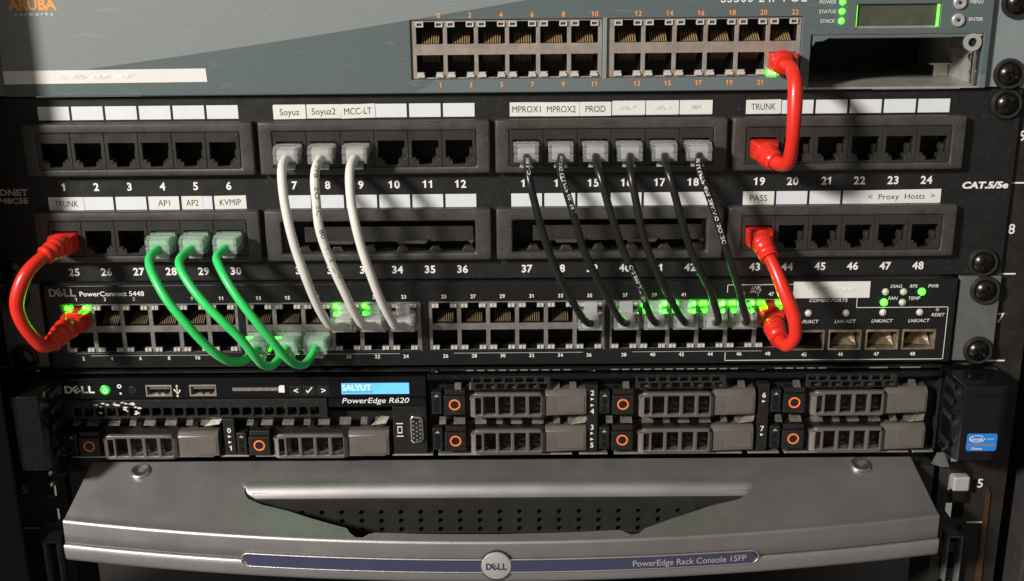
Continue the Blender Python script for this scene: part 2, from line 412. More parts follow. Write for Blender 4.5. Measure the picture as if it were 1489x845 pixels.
# ------------------------------------------------------------ shared network parts
def port_geo():           # latch side up, centred, front plane y = 0, goes to +y
    g = G()
    g.add([(-6.05,0,-4.9),(6.05,0,-4.9),(6.05,0,4.9),(-6.05,0,4.9),(-6.05,12,-4.9),(6.05,12,-4.9),(6.05,12,4.9),(-6.05,12,4.9)],
          [(0,1,5,4),(1,2,6,5),(2,3,7,6),(3,0,4,7),(4,5,6,7)], 0)
    for i in range(8):
        x = -3.57+1.02*i; w = .24
        g.add([(x-w,1.2,-4.75),(x+w,1.2,-4.75),(x+w,8.5,-.6),(x-w,8.5,-.6),(x-w,1.4,-4.85),(x+w,1.4,-4.85),(x+w,8.7,-.75),(x-w,8.7,-.75)],
              [(0,1,2,3),(7,6,5,4),(0,4,5,1),(1,5,6,2),(3,2,6,7),(0,3,7,4)], 1)
    return g
PORT = {}
def port(parent, x, z, y, up, kind, pinmat):
    k = (up, kind)
    if k not in PORT:
        PORT[k] = part('port', port_geo().shift(x, y, z, rot180=not up) if up else port_geo().shift(rot180=True).shift(x, y, z), ['hole', pinmat], parent, org=(x, y, z))
        return PORT[k]
    return dup(PORT[k], parent, (x, y, z), kids=False)
PL = {}
def port_light(parent, x, z, y, style, lit=None):
    k = (style, lit)
    if k not in PL:
        g = G()
        if style == 'frame':
            g.plate(x-1.75, x+1.75, z-1.15, z+1.15, [(x-1.15, x+1.15, z-.6, z+.6)], y-.35, y+2); g.box(x-1.15, x+1.15, y+.2, y+1, z-.6, z+.6, 1)
            ms = ['ledoff', 'leddark' if not lit else lit]
        elif style == 'block':
            g.box(x-1.75, x+1.75, y-.6, y+2, z-1.1, z+.2); g.box(x-1.3, x+1.3, y-.3, y+2, z+.2, z+1.0); ms = ['ledoff' if not lit else lit]
        else:
            g.box(x-1.6, x-.12, y-.4, y+2, z-1.0, z+.8); g.box(x+.12, x+1.6, y-.4, y+2, z-1.0, z+.8); ms = ['ledoff' if not lit else lit]
        PL[k] = part('link_light' if lit else 'port_light', g, ms, parent, org=(x, y, z), bev=.15, seg=1)
        return PL[k]
    return dup(PL[k], parent, (x, y, z))

# ------------------------------------------------------------ top switch
YA = -4.0
sw1 = thing('network_switch', 'grey and slate two tone rack switch with small display and open module bay', 'network switch', (0, 0, 89.6))
BL1 = (-37.4, 48.6); BL2 = (50.6, 137.3); PZ = (95.6, 121.9); BAY = (141.6, 218.4, 89.6, 113.7)
LCD1 = (161.0, 198.3, 116.4, 126.9)
g = G().plate(-222.5, 221.5, 89.6, 133.6, [(*BL1, *PZ), (*BL2, *PZ), BAY, LCD1], YA, YA+3, back=False)
part('faceplate', g, 'aruba', sw1, org=(0, YA, 89.6), bev=.35)
g = G().box(-222, 141, YA+12.5, 220, 90, 133).box(141, 221, YA+12.5, 220, 114.6, 133).box(141, 221, 80, 220, 90, 114.4).box(-222, -38, YA+3.1, YA+12.4, 90, 133).box(138, 141, YA+3.1, YA+12.4, 90, 133).box(219.2, 221, YA+3.1, 80, 90, 114.4)
part('chassis', g, 'body', sw1, org=(0, 0, 89.6))
for sgn in (1, -1):
    g = G().plate(222.0, 241.3, 89.6, 133.6, [(229.5, 235.6, 92.5, 98), (229.5, 235.6, 124.2, 129.8)], -1.0, 1.8, back=True).mapv(lambda x, y, z: (sgn*x, y, z))
    part('mount_ear', g, 'aruba_ear', sw1, org=(sgn*230, -1, 89.6), bev=.4)
for bi, (b0, b1) in enumerate((BL1, BL2)):
    c0 = -28.9 if bi == 0 else 59.9
    cols = [c0+13.9*k for k in range(6)]
    hs = []
    for c in cols:
        hs += [(c-6.0, c+6.0, 111.2, 118.7), (c-2.6, c+2.6, 118.7, 121.0), (c-6.0, c+6.0, 98.8, 106.4), (c-2.6, c+2.6, 96.4, 98.8)]
    pb = part('port_block', G().plate(b0+.15, b1-.15, PZ[0]+.15, PZ[1]-.15, hs, YA+1.0, YA+2.0), 'shield', sw1, org=((b0+b1)/2, YA, 108.7), bev=.12, seg=1)
    for k, c in enumerate(cols):
        port(pb, c, 116.1, YA+2.05, True, 'a', 'pin'); port(pb, c, 101.5, YA+2.05, False, 'a', 'pin')
        for s in (-1, 1):
            port_light(pb, c+s*4.3, 119.8, YA+.6, 'frame')
            lit = 'ledhot' if (bi == 1 and k == 5 and s == -1) else None
            port_light(pb, c+s*4.3, 97.6, YA+.6, 'block', lit)
        n = (k+6*bi)*2
        text(str(n), c+4.3, 123.9, 2.15, sw1, 'orange', y=YA-.06, name='port_number', bold=.012)
        text(str(n+1), c+4.3, 93.1, 2.15, sw1, 'orange', y=YA-.06, name='port_number', bold=.012)
part('divider', G().box(48.7, 50.5, YA-.25, YA+6, 95.2, 122.2), 'aruba_ear', sw1, org=(49.6, YA, 108), bev=.2)
text('ARUBA', -205, 130.4, 4.6, sw1, 'orange', y=YA-.06, bold=.035, w=21.5, name='maker_lettering')
text('n e t w o r k s', -204.8, 126.3, 1.5, sw1, 'white', y=YA-.06, w=17, name='maker_lettering')
text('S3500-24P POE', 100.6, 130.4, 4.2, sw1, 'white', y=YA-.06, align='L', w=38, name='model_lettering')
part('label_strip', G().prism([(-222.2, 95.3), (-130.0, 95.6), (-130.3, 101.6), (-222.2, 101.2)], YA-.18, YA-.02), 'tape', sw1, org=(-176, YA, 98.4), label='long white label strip with smudged writing')
part('smudged_writing', G().prism([(-199, 97.4), (-162, 97.5), (-162, 99.4), (-199, 99.2)], YA-.22, YA-.19), 'smear', sw1, org=(-180, YA, 98.3))
for t, z in (('POWER', 128.0), ('STATUS', 123.9), ('STACK', 119.8)):
    text(t, 151.6, z, 1.45, sw1, 'white', y=YA-.06, align='R', name='lettering')
    part('status_light', G().lathe(154.4, z, [(1.35, YA-.0), (1.3, YA-.35), (.9, YA-.7), (.02, YA-.85)], 20), 'ledstatus', sw1, org=(154.4, YA, z), smooth=60)
lcd = part('display', G().box(161.1, 198.2, YA+1.6, YA+2.4, 116.5, 126.8), 'lcdoff', sw1, org=(180, YA, 121.6))
part('edge_light', G().box(196.9, 197.9, YA+.7, YA+1.55, 116.8, 126.6), 'lcdedge', lcd, org=(197, YA, 121))
part('edge_light', G().box(161.3, 161.5, YA+.7, YA+1.55, 116.8, 126.6), 'lcdedge', lcd, org=(161.6, YA, 121))
part('glass_ledge', G().add([(162,YA+.1,116.45),(196.8,YA+.1,116.45),(196.8,YA+1.5,117.3),(162,YA+1.5,117.3)],[(0,1,2,3)]), 'zinc', lcd, org=(180, YA, 117))
for z, t in ((127.2, 'MENU'), (119.7, 'ENTER')):
    b = part('push_button', G().lathe(206.1, z, [(2.9, YA), (2.9, YA-.8), (2.5, YA-1.2), (1.5, YA-1.2), (1.2, YA-.7), (.02, YA-.7)], 28), 'badge', sw1, org=(206.1, YA, z), smooth=40)
    part('button_centre', G().cyl(206.1, z, YA-.95, YA-.6, .75, 16), 'grille', b, org=(206.1, YA, z))
    text(t, 210.9, z+.3, 1.45, sw1, 'white', y=YA-.06, align='L', name='lettering')
# open module bay
bay = part('module_bay', G().box(141.7, 218.3, YA+.6, 79, 89.65, 90.4), 'zinc', sw1, org=(180, YA, 90), label='empty module bay with bare metal floor')
wh = []
for r in range(3):
    for c in range(6):
        y0 = 18+c*4.6+(2.3 if r % 2 else 0); wh.append((y0, y0+3.0, 100.5+r*4.2, 103.6+r*4.2))
g = G().plate(YA+3.2, 79, 90.5, 113.6, wh, 0, 1).mapv(lambda x, y, z: (218.2+y, x, z))
part('side_wall', g, 'zinc', bay, org=(218.2, 0, 90.5))
part('side_wall', G().box(141.2, 141.7, YA+3.2, 79, 90.5, 113.6), 'zinc', bay, org=(141.4, 0, 90.5))
part('top_edge', G().prism([(142.5, 113.6), (218.3, 113.6), (218.3, 112.3), (150, 112.3), (147, 110.9), (143.8, 110.7), (142.5, 108.6)], YA+.3, YA+4), 'slate', bay, org=(180, YA, 113), bev=.3)
part('guide_rail', G().box(152, 206, YA+6, YA+8, 111.6, 112.2), 'steel', bay, org=(180, YA, 112))
part('fixing_tab', G().ring(213.6, 109.9, 3.9, 2.0, YA-.4, YA+1.2, 28).box(212, 217.5, YA-.2, YA+1.0, 112.6, 113.5), 'badge', bay, org=(213.6, YA, 110), smooth=40)
part('fixing_hole', G().cyl(213.6, 109.9, YA+.8, YA+2, 1.98, 20), 'hole', bay, org=(213.6, YA, 110))
part('rail_edge', G().box(214.9, 216.1, YA+.3, YA+3, 91.3, 106), 'steel', bay, org=(215.5, YA, 98), bev=.3)
for (y0, z0, r) in ((6, 102.4, 1.8), (3.4, 96.0, 1.3)):
    g = G().lathe(0, 0, [(r, 0), (r, -.8), (r*.6, -1.4), (.02, -1.5)], 18).mapv(lambda x, y, z: (217.8+y, x+y0, z+z0))
    part('rivet', g, 'steel', bay, org=(217, y0, z0), smooth=40)
part('catch', G().box(211, 217.8, 34, 35, 90.5, 97).box(208, 217.8, 31, 35, 96.2, 97), 'zinc', bay, org=(214, 33, 95))

# ------------------------------------------------------------ patch panel
pp = thing('patch_bay', 'black two row patch panel with white label strips above numbered sockets', 'patch panel', (0, 0, .4))
part('plate', G().plate(-240.7, 240.7, .4, 88.6, [(c-46.7, c+46.7, 56.0-d, 72.6-d) for d in (0, 41.55) for c in (-164.33, -55.64, 53.04, 161.73)], 0, 1.8, back=True), 'panel', pp, org=(0, 0, .4), bev=.3)
P, p_ = 108.685, 15.564
def pxn(n):
    k = (n-1) % 24; return -1.3+(k//6-1.5)*P+(k % 6-2.5)*p_
YM = -5.0
def jack_geo(x, z):      # z = row base offset
    hs = [(x-6.1, x+6.1, z+59.6, z+68.1), (x-4.6, x+4.6, z+58.3, z+59.6), (x-2.9, x+2.9, z+56.9, z+58.3)]
    g = G().plate(x-7.7, x+7.7, z+56.0, z+72.6, hs, YM+.35, YM+3.2, wall=0)
    a, b, c, d = x-6.4, x+6.4, z+56.5, z+68.4
    g.add([(a,YM+3.2,c),(b,YM+3.2,c),(b,YM+3.2,d),(a,YM+3.2,d),(a,YM+15,c),(b,YM+15,c),(b,YM+15,d),(a,YM+15,d)], [(0,1,5,4),(1,2,6,5),(2,3,7,6),(3,0,4,7),(4,5,6,7)], 1)
    for i in range(8):
        xx = x-3.57+1.02*i
        g.add([(xx-.2, YM+4.8, z+67.6), (xx+.2, YM+4.8, z+67.6), (xx+.2, YM+11, z+62.5), (xx-.2, YM+11, z+62.5)], [(0,1,2,3)], 2)
    g.box(x-6.0, x-4.5, YM+.5, YM+7, z+58.9, z+60.3, 0); g.box(x-4.55, x-3.3, YM+.7, YM+7, z+57.6, z+59.2, 0)
    g.box(x+4.3, x+6.0, YM+.5, YM+7, z+58.9, z+60.6, 0); g.box(x+3.0, x+4.35, YM+.7, YM+7, z+57.6, z+59.4, 0); g.box(x+4.6, x+6.0, YM+3.5, YM+9, z+60.6, z+64.0, 0)
    return g
JK = []
for row in range(2):
    dz = -41.55*row
    for mi in range(4):
        cx = -1.3+(mi-1.5)*P
        empty = row == 1 and mi in (1, 2)
        o = (cx, YM, 52.6+dz)
        if not empty:
            g = G().plate(cx-53.2, cx+53.2, 52.5+dz, 77.2+dz, [(cx-6*7.79, cx+6*7.79, 55.9+dz, 72.7+dz)], YM, -.05)
        else:
            g = G().plate(cx-53.2, cx+53.2, 52.5+dz, 77.2+dz, [(cx-45.6, cx+45.6, 56.0+dz, 71.6+dz)], YM, -.05)
        md = part('port_module', g, 'module', pp, org=o, bev=1.1, seg=3, smooth=30)
        if empty:
            g = G().box(cx-45.5, cx+45.5, 11, 11.5, 54+dz, 74+dz)
            part('backing', g, 'hole', md, org=o)
            g = G().box(cx-36, cx+44.4, 1.9, 3.0, 60.0+dz, 67.5+dz)
            for k in range(6):
                xx = cx-38+p_*k; g.prism([(xx-1, 56.1+dz), (xx+5.5, 56.1+dz), (xx+4, 58.4+dz), (xx+.6, 58.4+dz)], -1.0, 3)
            part('rear_board', g, 'jack', md, org=o, bev=.25)
            for k in range(3):
                xx = cx-19+34*k; part('clip', G().prism([(xx-7, 61.6+dz), (min(xx+8, cx+45), 61.4+dz), (min(xx+6.5, cx+44), 60.0+dz), (xx-6, 60.0+dz)], -2.4, 1.8), 'module', md, org=(xx, -3, 61+dz), bev=.2)
            continue
        for k in range(6):
            x = cx+(k-2.5)*p_
            if not JK:
                JK.append(part('jack', jack_geo(x, dz), ['jack', 'hole', 'pin_dull'], md, org=(x, YM, 64+dz), bev=.18, seg=1))
            else: dup(JK[0], md, (x, YM, 64+dz))
for n in range(1, 49):
    x = pxn(n); row = (n-1)//24; dz = -41.55*row
    text(str(n), x, 46.7+dz, 3.5, pp, 'white', y=-.06, name='socket_number', bold=.028)
    zc = 81.3 if row == 0 else 38.8
    part('label_strip', G().box(x-7.2, x+7.2, -.14, -.02, zc-3.1, zc+3.1), 'paper', pp, org=(x, 0, zc))
TAPES = [('Soyuz', 7, 81.0, 15.0, 0, .01), ('Soyuz2', 8, 81.2, 15.6, 0.2, 0), ('MCC-LT', 9, 81.2, 15.8, .4, .03), ('MPROX1', 13, 81.3, 15.4, .2, .0), ('MPROX2', 14, 81.2, 16.6, .6, .0),
         ('PROD', 15, 81.2, 14.4, .7, .0), ('', 16, 81.6, 15.0, .4, 0), ('', 17, 81.6, 15.0, .2, 0), ('', 18, 81.6, 15.0, 0, 0), ('TRUNK', 19, 81.5, 16.0, 0, .012),
         ('TRUNK', 25, 38.8, 16.6, .6, -.005), ('AP1', 28, 38.8, 14.4, 0, 0), ('AP2', 29, 38.8, 10.0, -2.2, 0), ('KVMIP', 30, 38.9, 15.0, .2, .012), ('PASS', 43, 38.8, 14.6, 0, -.004), ('<  Proxy  Hosts  >', 47, 39.0, 36.6, 4.6, .012)]
for i, (t, n, z, w, dx, rt) in enumerate(TAPES):
    x = pxn(n)+dx; cr, sr = math.cos(rt), math.sin(rt); hw, hh = w/2, 3.2
    poly = [(x+a*cr-b*sr, z+a*sr+b*cr) for a, b in ((-hw, -hh), (hw, -hh), (hw, hh), (-hw, hh))]
    yo = -.22-.07*(i % 3)
    tp = part('label_tape', G().prism(poly, yo, yo+.05), 'tape', pp, org=(x, 0, z))
    if t:
        part('label_lettering', tgeo(G(), t, x+(.0 if len(t) < 12 else 0), z, yo-.03, 2.9 if len(t) < 12 else 2.6, w={'Soyuz': 9.0, 'Soyuz2': 11, 'MCC-LT': 12.6, 'MPROX1': 13.0, 'MPROX2': 13.2, 'PROD': 9.2, 'TRUNK': 11.2, 'AP1': 5.6, 'AP2': 5.8, 'KVMIP': 10.0, 'PASS': 8.2}.get(t, 31), rot=rt), 'ink', tp, org=(x, yo, z))
    else:
        part('smudged_writing', G().prism([(x-4, z-1.0), (x+4, z-1.0), (x+4, z+.9), (x-4, z+.9)], yo-.04, yo-.02), 'smear', tp, org=(x, yo, z))
text('TRENDNET', -220.2, 43.8+.6, 2.9, pp, 'greyp', y=-.06, align='R', bold=.03, w=26, name='maker_lettering')
text('TC-P48C5E', -220.6, 40.4, 2.5, pp, 'greyp', y=-.06, align='R', bold=.03, w=22, name='model_lettering')
text('CAT.5/5e', 217.6, 44.0, 2.9, pp, 'white', y=-.06, align='L', bold=.045, shear=.12, w=21.4, name='grade_lettering')

# ------------------------------------------------------------ lower switch
YS = -3.0
sw2 = thing('network_switch', 'black 48 port rack switch between patch panel and server', 'network switch', (0, 0, -43.2))
GR = [(-210.7, -125.6), (-122.3, -37.1), (-33.5, 51.6), (53.8, 138.4)]
gs = [-202.9, -115.0, -25.8, 61.0]
def sxn(n):
    k = (n-1)//2; return gs[k//6]+13.97*(k % 6)
SFP = [(142.3, 158.0), (159.6, 175.8), (177.6, 193.8), (195.2, 211.6)]
g = G().plate(-218.3, 219.6, -42.9, -.7, [(a, b, -35.1, -10.2) for a, b in GR]+[(a, b, -36.5, -25.9) for a, b in SFP], YS, YS+3)
part('faceplate', g, 'swface', sw2, org=(0, YS, -43), bev=.5)
part('chassis', G().box(-217.5, 219, YS+16.5, 200, -42.7, -1.2).box(-217.5, -211, YS+3.1, YS+16.4, -42.7, -1.2).box(212, 219, YS+3.1, YS+16.4, -42.7, -1.2).box(-211, 212, YS+3.1, YS+16.4, -9.6, -1.2).box(-211, 212, YS+3.1, YS+16.4, -42.7, -37), 'body', sw2, org=(0, 0, -43))
for sgn in (1, -1):
    g = G().plate(221.0, 240.8, -43.0, -.2, [(229.5, 235.6, -9.2, -3.6), (229.5, 235.6, -40.9, -35.2)], -1.2, 1.8, back=True).mapv(lambda x, y, z: (sgn*x, y, z))
    part('mount_ear', g, 'ear', sw2, org=(sgn*230, -1.2, -43), bev=.4)
LIT = {19: 'L', 21: 'L', 39: 'LR', 41: 'LR', 43: 'LR', 45: 'LR', 47: 'LR', 1: 'LR', 14: 'L', 16: 'L'}
for gi, (a, b) in enumerate(GR):
    hs = []
    cols = [gs[gi]+13.97*k for k in range(6)]
    for c in cols:
        hs += [(c-6.0, c+6.0, -21.5, -13.6), (c-2.7, c+2.7, -13.6, -10.9), (c-6.0, c+6.0, -32.6, -24.7), (c-2.7, c+2.7, -34.9, -32.6)]
    pb = part('port_block', G().plate(a+.1, b-.1, -35.0, -10.3, hs, YS+.5, YS+1.5), 'shieldd', sw2, org=((a+b)/2, YS, -22.6), bev=.12, seg=1)
    for k, c in enumerate(cols):
        n = gi*12+2*k+1
        port(pb, c, -16.4, YS+1.55, True, 's', 'pin_sw'); port(pb, c, -29.7, YS+1.55, False, 's', 'pin_sw')
        for s in (-1, 1):
            for nn, zz in ((n, -12.2), (n+1, -33.6)):
                lit = None
                if nn in LIT and ('L' if s < 0 else 'R') in LIT[nn]: lit = 'ledhot' if nn in (39, 41, 43, 45) and s > 0 else 'ledgreen'
                port_light(pb, c+s*4.35, zz, YS+.2, 'double', lit)
        text(str(n), c, -7.6, 1.75, sw2, 'white' if n not in (5, 9) else 'greyp', y=YS-.06, name='port_number', bold=.016)
        text(str(n+1), c, -38.0, 1.75, sw2, 'white', y=YS-.06, name='port_number', bold=.016)
    part('tie_line', G().box(cols[0]+4, cols[-1]-3, YS-.05, YS-.01, -36.7, -36.45), 'greyp', sw2, org=(cols[0], YS, -36.6))
part('maker_logo', four_letter_logo(G(), -215.4, -202.6, -4.2, 3.6, YS-.06), 'greyp', sw2, org=(-209, YS, -4))
text('PowerConnect 5448', -200.8, -4.9, 2.3, sw2, 'white', y=YS-.06, align='L', bold=.012, w=31, name='model_lettering')
def line(pts, w=.28):
    g = G()
    for (x0, z0), (x1, z1) in zip(pts, pts[1:]):
        g.box(min(x0, x1)-w/2, max(x0, x1)+w/2, YS-.05, YS-.01, min(z0, z1)-w/2, max(z0, z1)+w/2)
    part('printed_outline', g, 'white', sw2, org=(pts[0][0], YS, pts[0][1]))
line([(109.9, -6.6), (109.9, -2.9), (146, -2.9)]); line([(172.1, -9), (172.1, -14.8), (216, -14.8), (216, -41.4), (110.2, -41.4), (110.2, -37.4)])
line([(124.6, -8.6), (124.6, -7.0)])
for t, x, z in (('LNK', 123.6, -4.3), ('/ACT', 123.4, -6.2), ('DIAG', 190.3, -4.2), ('RPS', 198.5, -4.2), ('PWR', 207.9, -4.2), ('FAN', 189.2, -10.2), ('TEMP', 199.4, -10.3), ('RESET', 211.6, -18.7), ('COMBO PORTS', 158.5, -11.0),
                ('LNK/ACT', 149.3, -21.7), ('LNK/ACT', 167.3, -21.7), ('LNK/ACT', 185.0, -21.6), ('LNK/ACT', 202.7, -21.6)):
    text(t, x, z, 1.6, sw2, 'white', y=YS-.06, bold=.004, shear=.2, w=18.3 if t == 'COMBO PORTS' else (10.3 if t == 'LNK/ACT' else None), name='lettering')
for x, z, on in ((185.4, -6.9, 0), (194.0, -7.0, 0), (202.6, -7.0, 1), (185.0, -12.2, 1), (193.9, -12.3, 0), (149.3, -17.4, 0), (167.3, -17.5, 0), (185.0, -17.4, 0), (202.7, -17.4, 0)):
    part('status_light', G().lathe(x, z, [(1.75, YS-.0), (1.6, YS-.8), (1.0, YS-1.4), (.02, YS-1.6)], 20), 'ledstatus' if on else 'ledcap', sw2, org=(x, YS, z), smooth=60)
part('reset_hole', G().ring(211, -16.1, .75, .4, YS-.1, YS+.2, 14), 'ledcap', sw2, org=(211, YS, -16))
for k, (a, b) in enumerate(SFP):
    g = G().plate(a+.1, b-.1, -36.4, -26.0, [(a+1.0, b-1.0, -35.5, -27.2)], YS-.35, YS+14)
    cg = part('module_cage', g, 'foil', sw2, org=((a+b)/2, YS, -31), bev=.15, seg=1)
    g = G().box(a+1.1, b-1.1, YS+12, YS+13, -35.4, -27.3)
    part('cage_back', g, 'hole', cg, org=((a+b)/2, YS, -31))
    m_ = (a+b)/2; part('spring_flap', G().add([(m_+1, YS+11.5, -29.5), (m_+6.2, YS+9.5, -28.2), (m_+6.6, YS+3, -35.2), (m_-5.5, YS+6, -35.2)], [(0,1,2,3)]), 'foil' if k else 'hole', cg, org=(m_, YS, -31))
    text(str(45+k), (148.5, 166.2, 183.6, 201.1)[k], -38.6, 1.75, sw2, 'white', y=YS-.06, bold=.016, name='port_number')
part('label_sticker', G().box(141.3, 177.8, YS-.2, YS-.02, -9.8, -1.6), 'tape', sw2, org=(160, YS, -6), label='blank white sticker with smudged writing')
part('smudged_writing', G().box(148, 171, YS-.25, YS-.22, -6.6, -4.4), 'smear', sw2, org=(160, YS, -5.5))

# ------------------------------------------------------------ server
YV = -3.0
srv = thing('rack_server', 'black rack server with eight taupe drive carriers and lit blue display', 'server', (0, 0, -91.5))
part('chassis', G().box(-217, 217, 18, 400, -91.3, -45.2).box(-218, -217, 0, 18, -91, -46).box(217, 218, 0, 18, -91, -46), 'body', srv, org=(0, 20, -91))
USB = [(-174.3, -161.2), (-152.7, -139.2)]
g = G().plate(-217, -36, -59.6, -48.6, [(a, b, -58.3, -52.2) for a, b in USB]+[(-131.9, -108.8, -56.1, -53.9)], YV, YV+8)
cpn = part('control_panel', g, 'gloss', srv, org=(-126, YV, -54), bev=.4)
part('maker_logo', four_letter_logo(G(), -214.2, -199.4, -54.3, 3.5, YV-.06), 'white', cpn, org=(-207, YV, -54))
pw = part('power_button', G().lathe(-194.2, -54.5, [(2.5, YV), (2.5, YV-.4), (2.1, YV-.7), (.02, YV-.8)], 26), 'power', cpn, org=(-194.2, YV, -54.5), smooth=50)
part('power_symbol', G().ring(-194.0, -54.7, 1.15, .75, YV-.95, YV-.82, 18).box(-194.2, -193.8, YV-.98, YV-.86, -54.5, -52.9), 'powersym', pw, org=(-194.2, YV, -54.5))
part('id_symbol', G().ring(-187.1, -52.7, 1.1, .55, YV-.08, YV-.02, 18).box(-187.3, -186.3, YV-.08, YV-.02, -57, -56), 'white', cpn, org=(-187, YV, -53))
part('id_button', G().cyl(-180.6, -54.6, YV-.5, YV, 2.0, 22), 'srv', cpn, org=(-180.6, YV, -54.6), bev=.2)
for a, b in USB:
    u = part('usb_port', G().plate(a+.1, b-.1, -58.2, -52.3, [(a+.8, b-.8, -57.5, -53.0)], YV-.2, YV+8), 'shield', srv, org=((a+b)/2, YV, -55), bev=.12, seg=1)
    part('tongue', G().box(a+1.6, b-1.6, YV+1.2, YV+8, -54.9, -53.2), 'pin_dull', u, org=(a, YV, -54)); part('socket_back', G().box(a+.8, b-.8, YV+7, YV+7.9, -57.5, -53), 'hole', u, org=(a, YV, -55))
    part('contact_spring', G().box(a+4, a+6, YV+.8, YV+6, -57.45, -56.5).box(b-6, b-4, YV+.8, YV+6, -57.45, -56.5), 'steel', u, org=(a, YV, -57))
g = G().box(-158.9, -158.6, YV-.06, YV-.02, -58, -52.8).cyl(-158.75, -58, YV-.06, YV-.02, .55, 12).prism([(-159.4, -53.2), (-158.1, -53.2), (-158.75, -52.0)], YV-.06, YV-.02).prism([(-160.1, -55.2), (-158.8, -56.8), (-158.8, -56.2), (-159.8, -55.0)], YV-.07, YV-.03).prism([(-157.4, -55.8), (-158.7, -57.3), (-158.7, -56.7), (-157.7, -55.5)], YV-.07, YV-.03)
g.box(-160.4, -159.6, YV-.06, YV-.02, -55.2, -54.4).cyl(-157.5, -55.2, YV-.06, YV-.02, .45, 10)
part('usb_symbol', g, 'white', cpn, org=(-158.7, YV, -55))
part('slot_card', G().box(-131.6, -109.1, YV+.6, YV+2, -55.9, -54.2), 'finger', srv, org=(-120, YV, -55), label='gold edge of the card slot')
part('slot_symbol', G().prism([(-108.6, -56.6), (-105.7, -56.6), (-105.7, -52.8), (-107.9, -52.8), (-108.6, -53.6)], YV-.06, YV-.02), 'white', cpn, org=(-107, YV, -55))
for t, x in (('<', -100.1), ('>', -86.5)):
    text(t, x, -55.6, 3.0, cpn, 'white', y=YV-.36, bold=.02, name='key_symbol')
part('key_symbol', G().prism([(-95.2, -55.6), (-94.2, -57.0), (-91.7, -53.8), (-92.1, -53.5), (-94.2, -56.0), (-94.8, -55.2)], YV-.38, YV-.32), 'white', cpn, org=(-93.5, YV, -55.5))
for x in (-100.1, -93.4, -86.6):
    part('menu_key', G().box(x-3.1, x+3.1, YV-.3, YV+.1, -58, -53.2), 'srv', cpn, org=(x, YV, -55.6), bev=.25)
dsp = part('status_display', G().box(-77.6, -44.3, YV-.15, YV+.2, -57.7, -51.9), 'lcdblue', srv, org=(-61, YV, -55), label='lit blue display strip')
text('SALYUT', -77.2, -54.2, 3.0, dsp, 'lcdtext', y=YV-.2, align='L', w=14.2, name='display_text')
part('display_rule', G().box(-77.0, -62, YV-.2, YV-.16, -56.7, -56.35), 'badgeink', dsp, org=(-70, YV, -56.5))
text('PowerEdge R620', -77.6, -60.9, 2.7, srv, 'white', y=YV-.66, align='L', bold=.006, shear=.22, w=33.2, name='model_lettering')
part('display_bezel', G().box(-84.3, -36.2, YV-.6, YV+6, -64.3, -59.7), 'gloss', srv, org=(-60, YV, -62), bev=.25)
# vent row under the control panel
hs = [(x, x+4.1, -68.6, -64.4) for x in [-211.3+5.62*i for i in range(22)]]
part('vent_bar', G().plate(-217, -85, -69.9, -59.9, hs, YV-.5, YV+5), 'srv', srv, org=(-150, YV, -65), bev=.3, seg=1)
g = G()
for i in range(11): g.box(-209+11.2*i, -205+11.2*i+random.uniform(-1, 1), YV+5.5, YV+6.5, -68.4, -65+random.uniform(-1, .5))
part('vent_board', g, 'zinc', srv, org=(-150, YV, -66))
# peeled label remains
g = G(); rnd = random.Random(3)
for i in range(26):
    t = rnd.random(); x = -202+t*25; z = -61.6+rnd.uniform(-.9, .8)-(.0 if rnd.random() < .6 else rnd.uniform(1, 6)); r = rnd.uniform(.3, .9)
    n = 7; g.prism([(x+r*1.7*math.cos(6.28*k/n)*rnd.uniform(.5, 1.1), z+r*.7*math.sin(6.28*k/n)*rnd.uniform(.6, 1.1)) for k in range(n)], YV-.6-.004*i, YV-.52)
part('torn_label_residue', g, 'tape', srv, org=(-190, YV, -62), kind='stuff')
# spring finger strips
def fingers(x0, x1, z, step=10.6, tab=True):
    x = x0; i = 0
    while x < x1-2:
        w = 5.6 if i % 3 else 3.2
        g = G().add([(x, YV+.2, z-1.3), (x+w, YV+.2, z-1.3), (x+w, YV+4, z+1.2), (x, YV+4, z+1.2), (x, YV+4.3, z-1.3), (x+w, YV+4.3, z-1.3)], [(0,1,2,3), (0,4,5,1), (2,5,4,3), (0,3,4), (1,5,2)])
        part('spring_finger', g, 'finger', srv, org=(x, YV, z)); x += step if i % 3 else 7.2; i += 1
    if not tab: return
    g = G().add([(x1-9, YV-.4, z-1.6), (x1-1.5, YV-.4, z-.6), (x1, YV+2, z+2.0), (x1-4, YV+3, z+2.2)], [(0,1,2,3)])
    part('spring_tab', g, 'finger', srv, org=(x1, YV, z))
fingers(-213, -138, -72.6); fingers(-126, -55, -72.8)
for x in (-30, 53, 137): fingers(x, x+74, -73.0); fingers(x+8, x+70, -54.6, tab=False)
for x0, x1 in ((-215.5, -143.6), (-140.2, -126), (-122.5, -57.5), (-54, -33.5), (-31, 36.2), (39.6, 53.9), (57.1, 121), (124, 139.5), (142, 204), (206, 216.5)):
    part('bottom_lip', G().box(x0, x1, YV-.2, YV+9, -91.2, -90.3), 'lip', srv, org=(x0, YV, -91), bev=.2, seg=1)
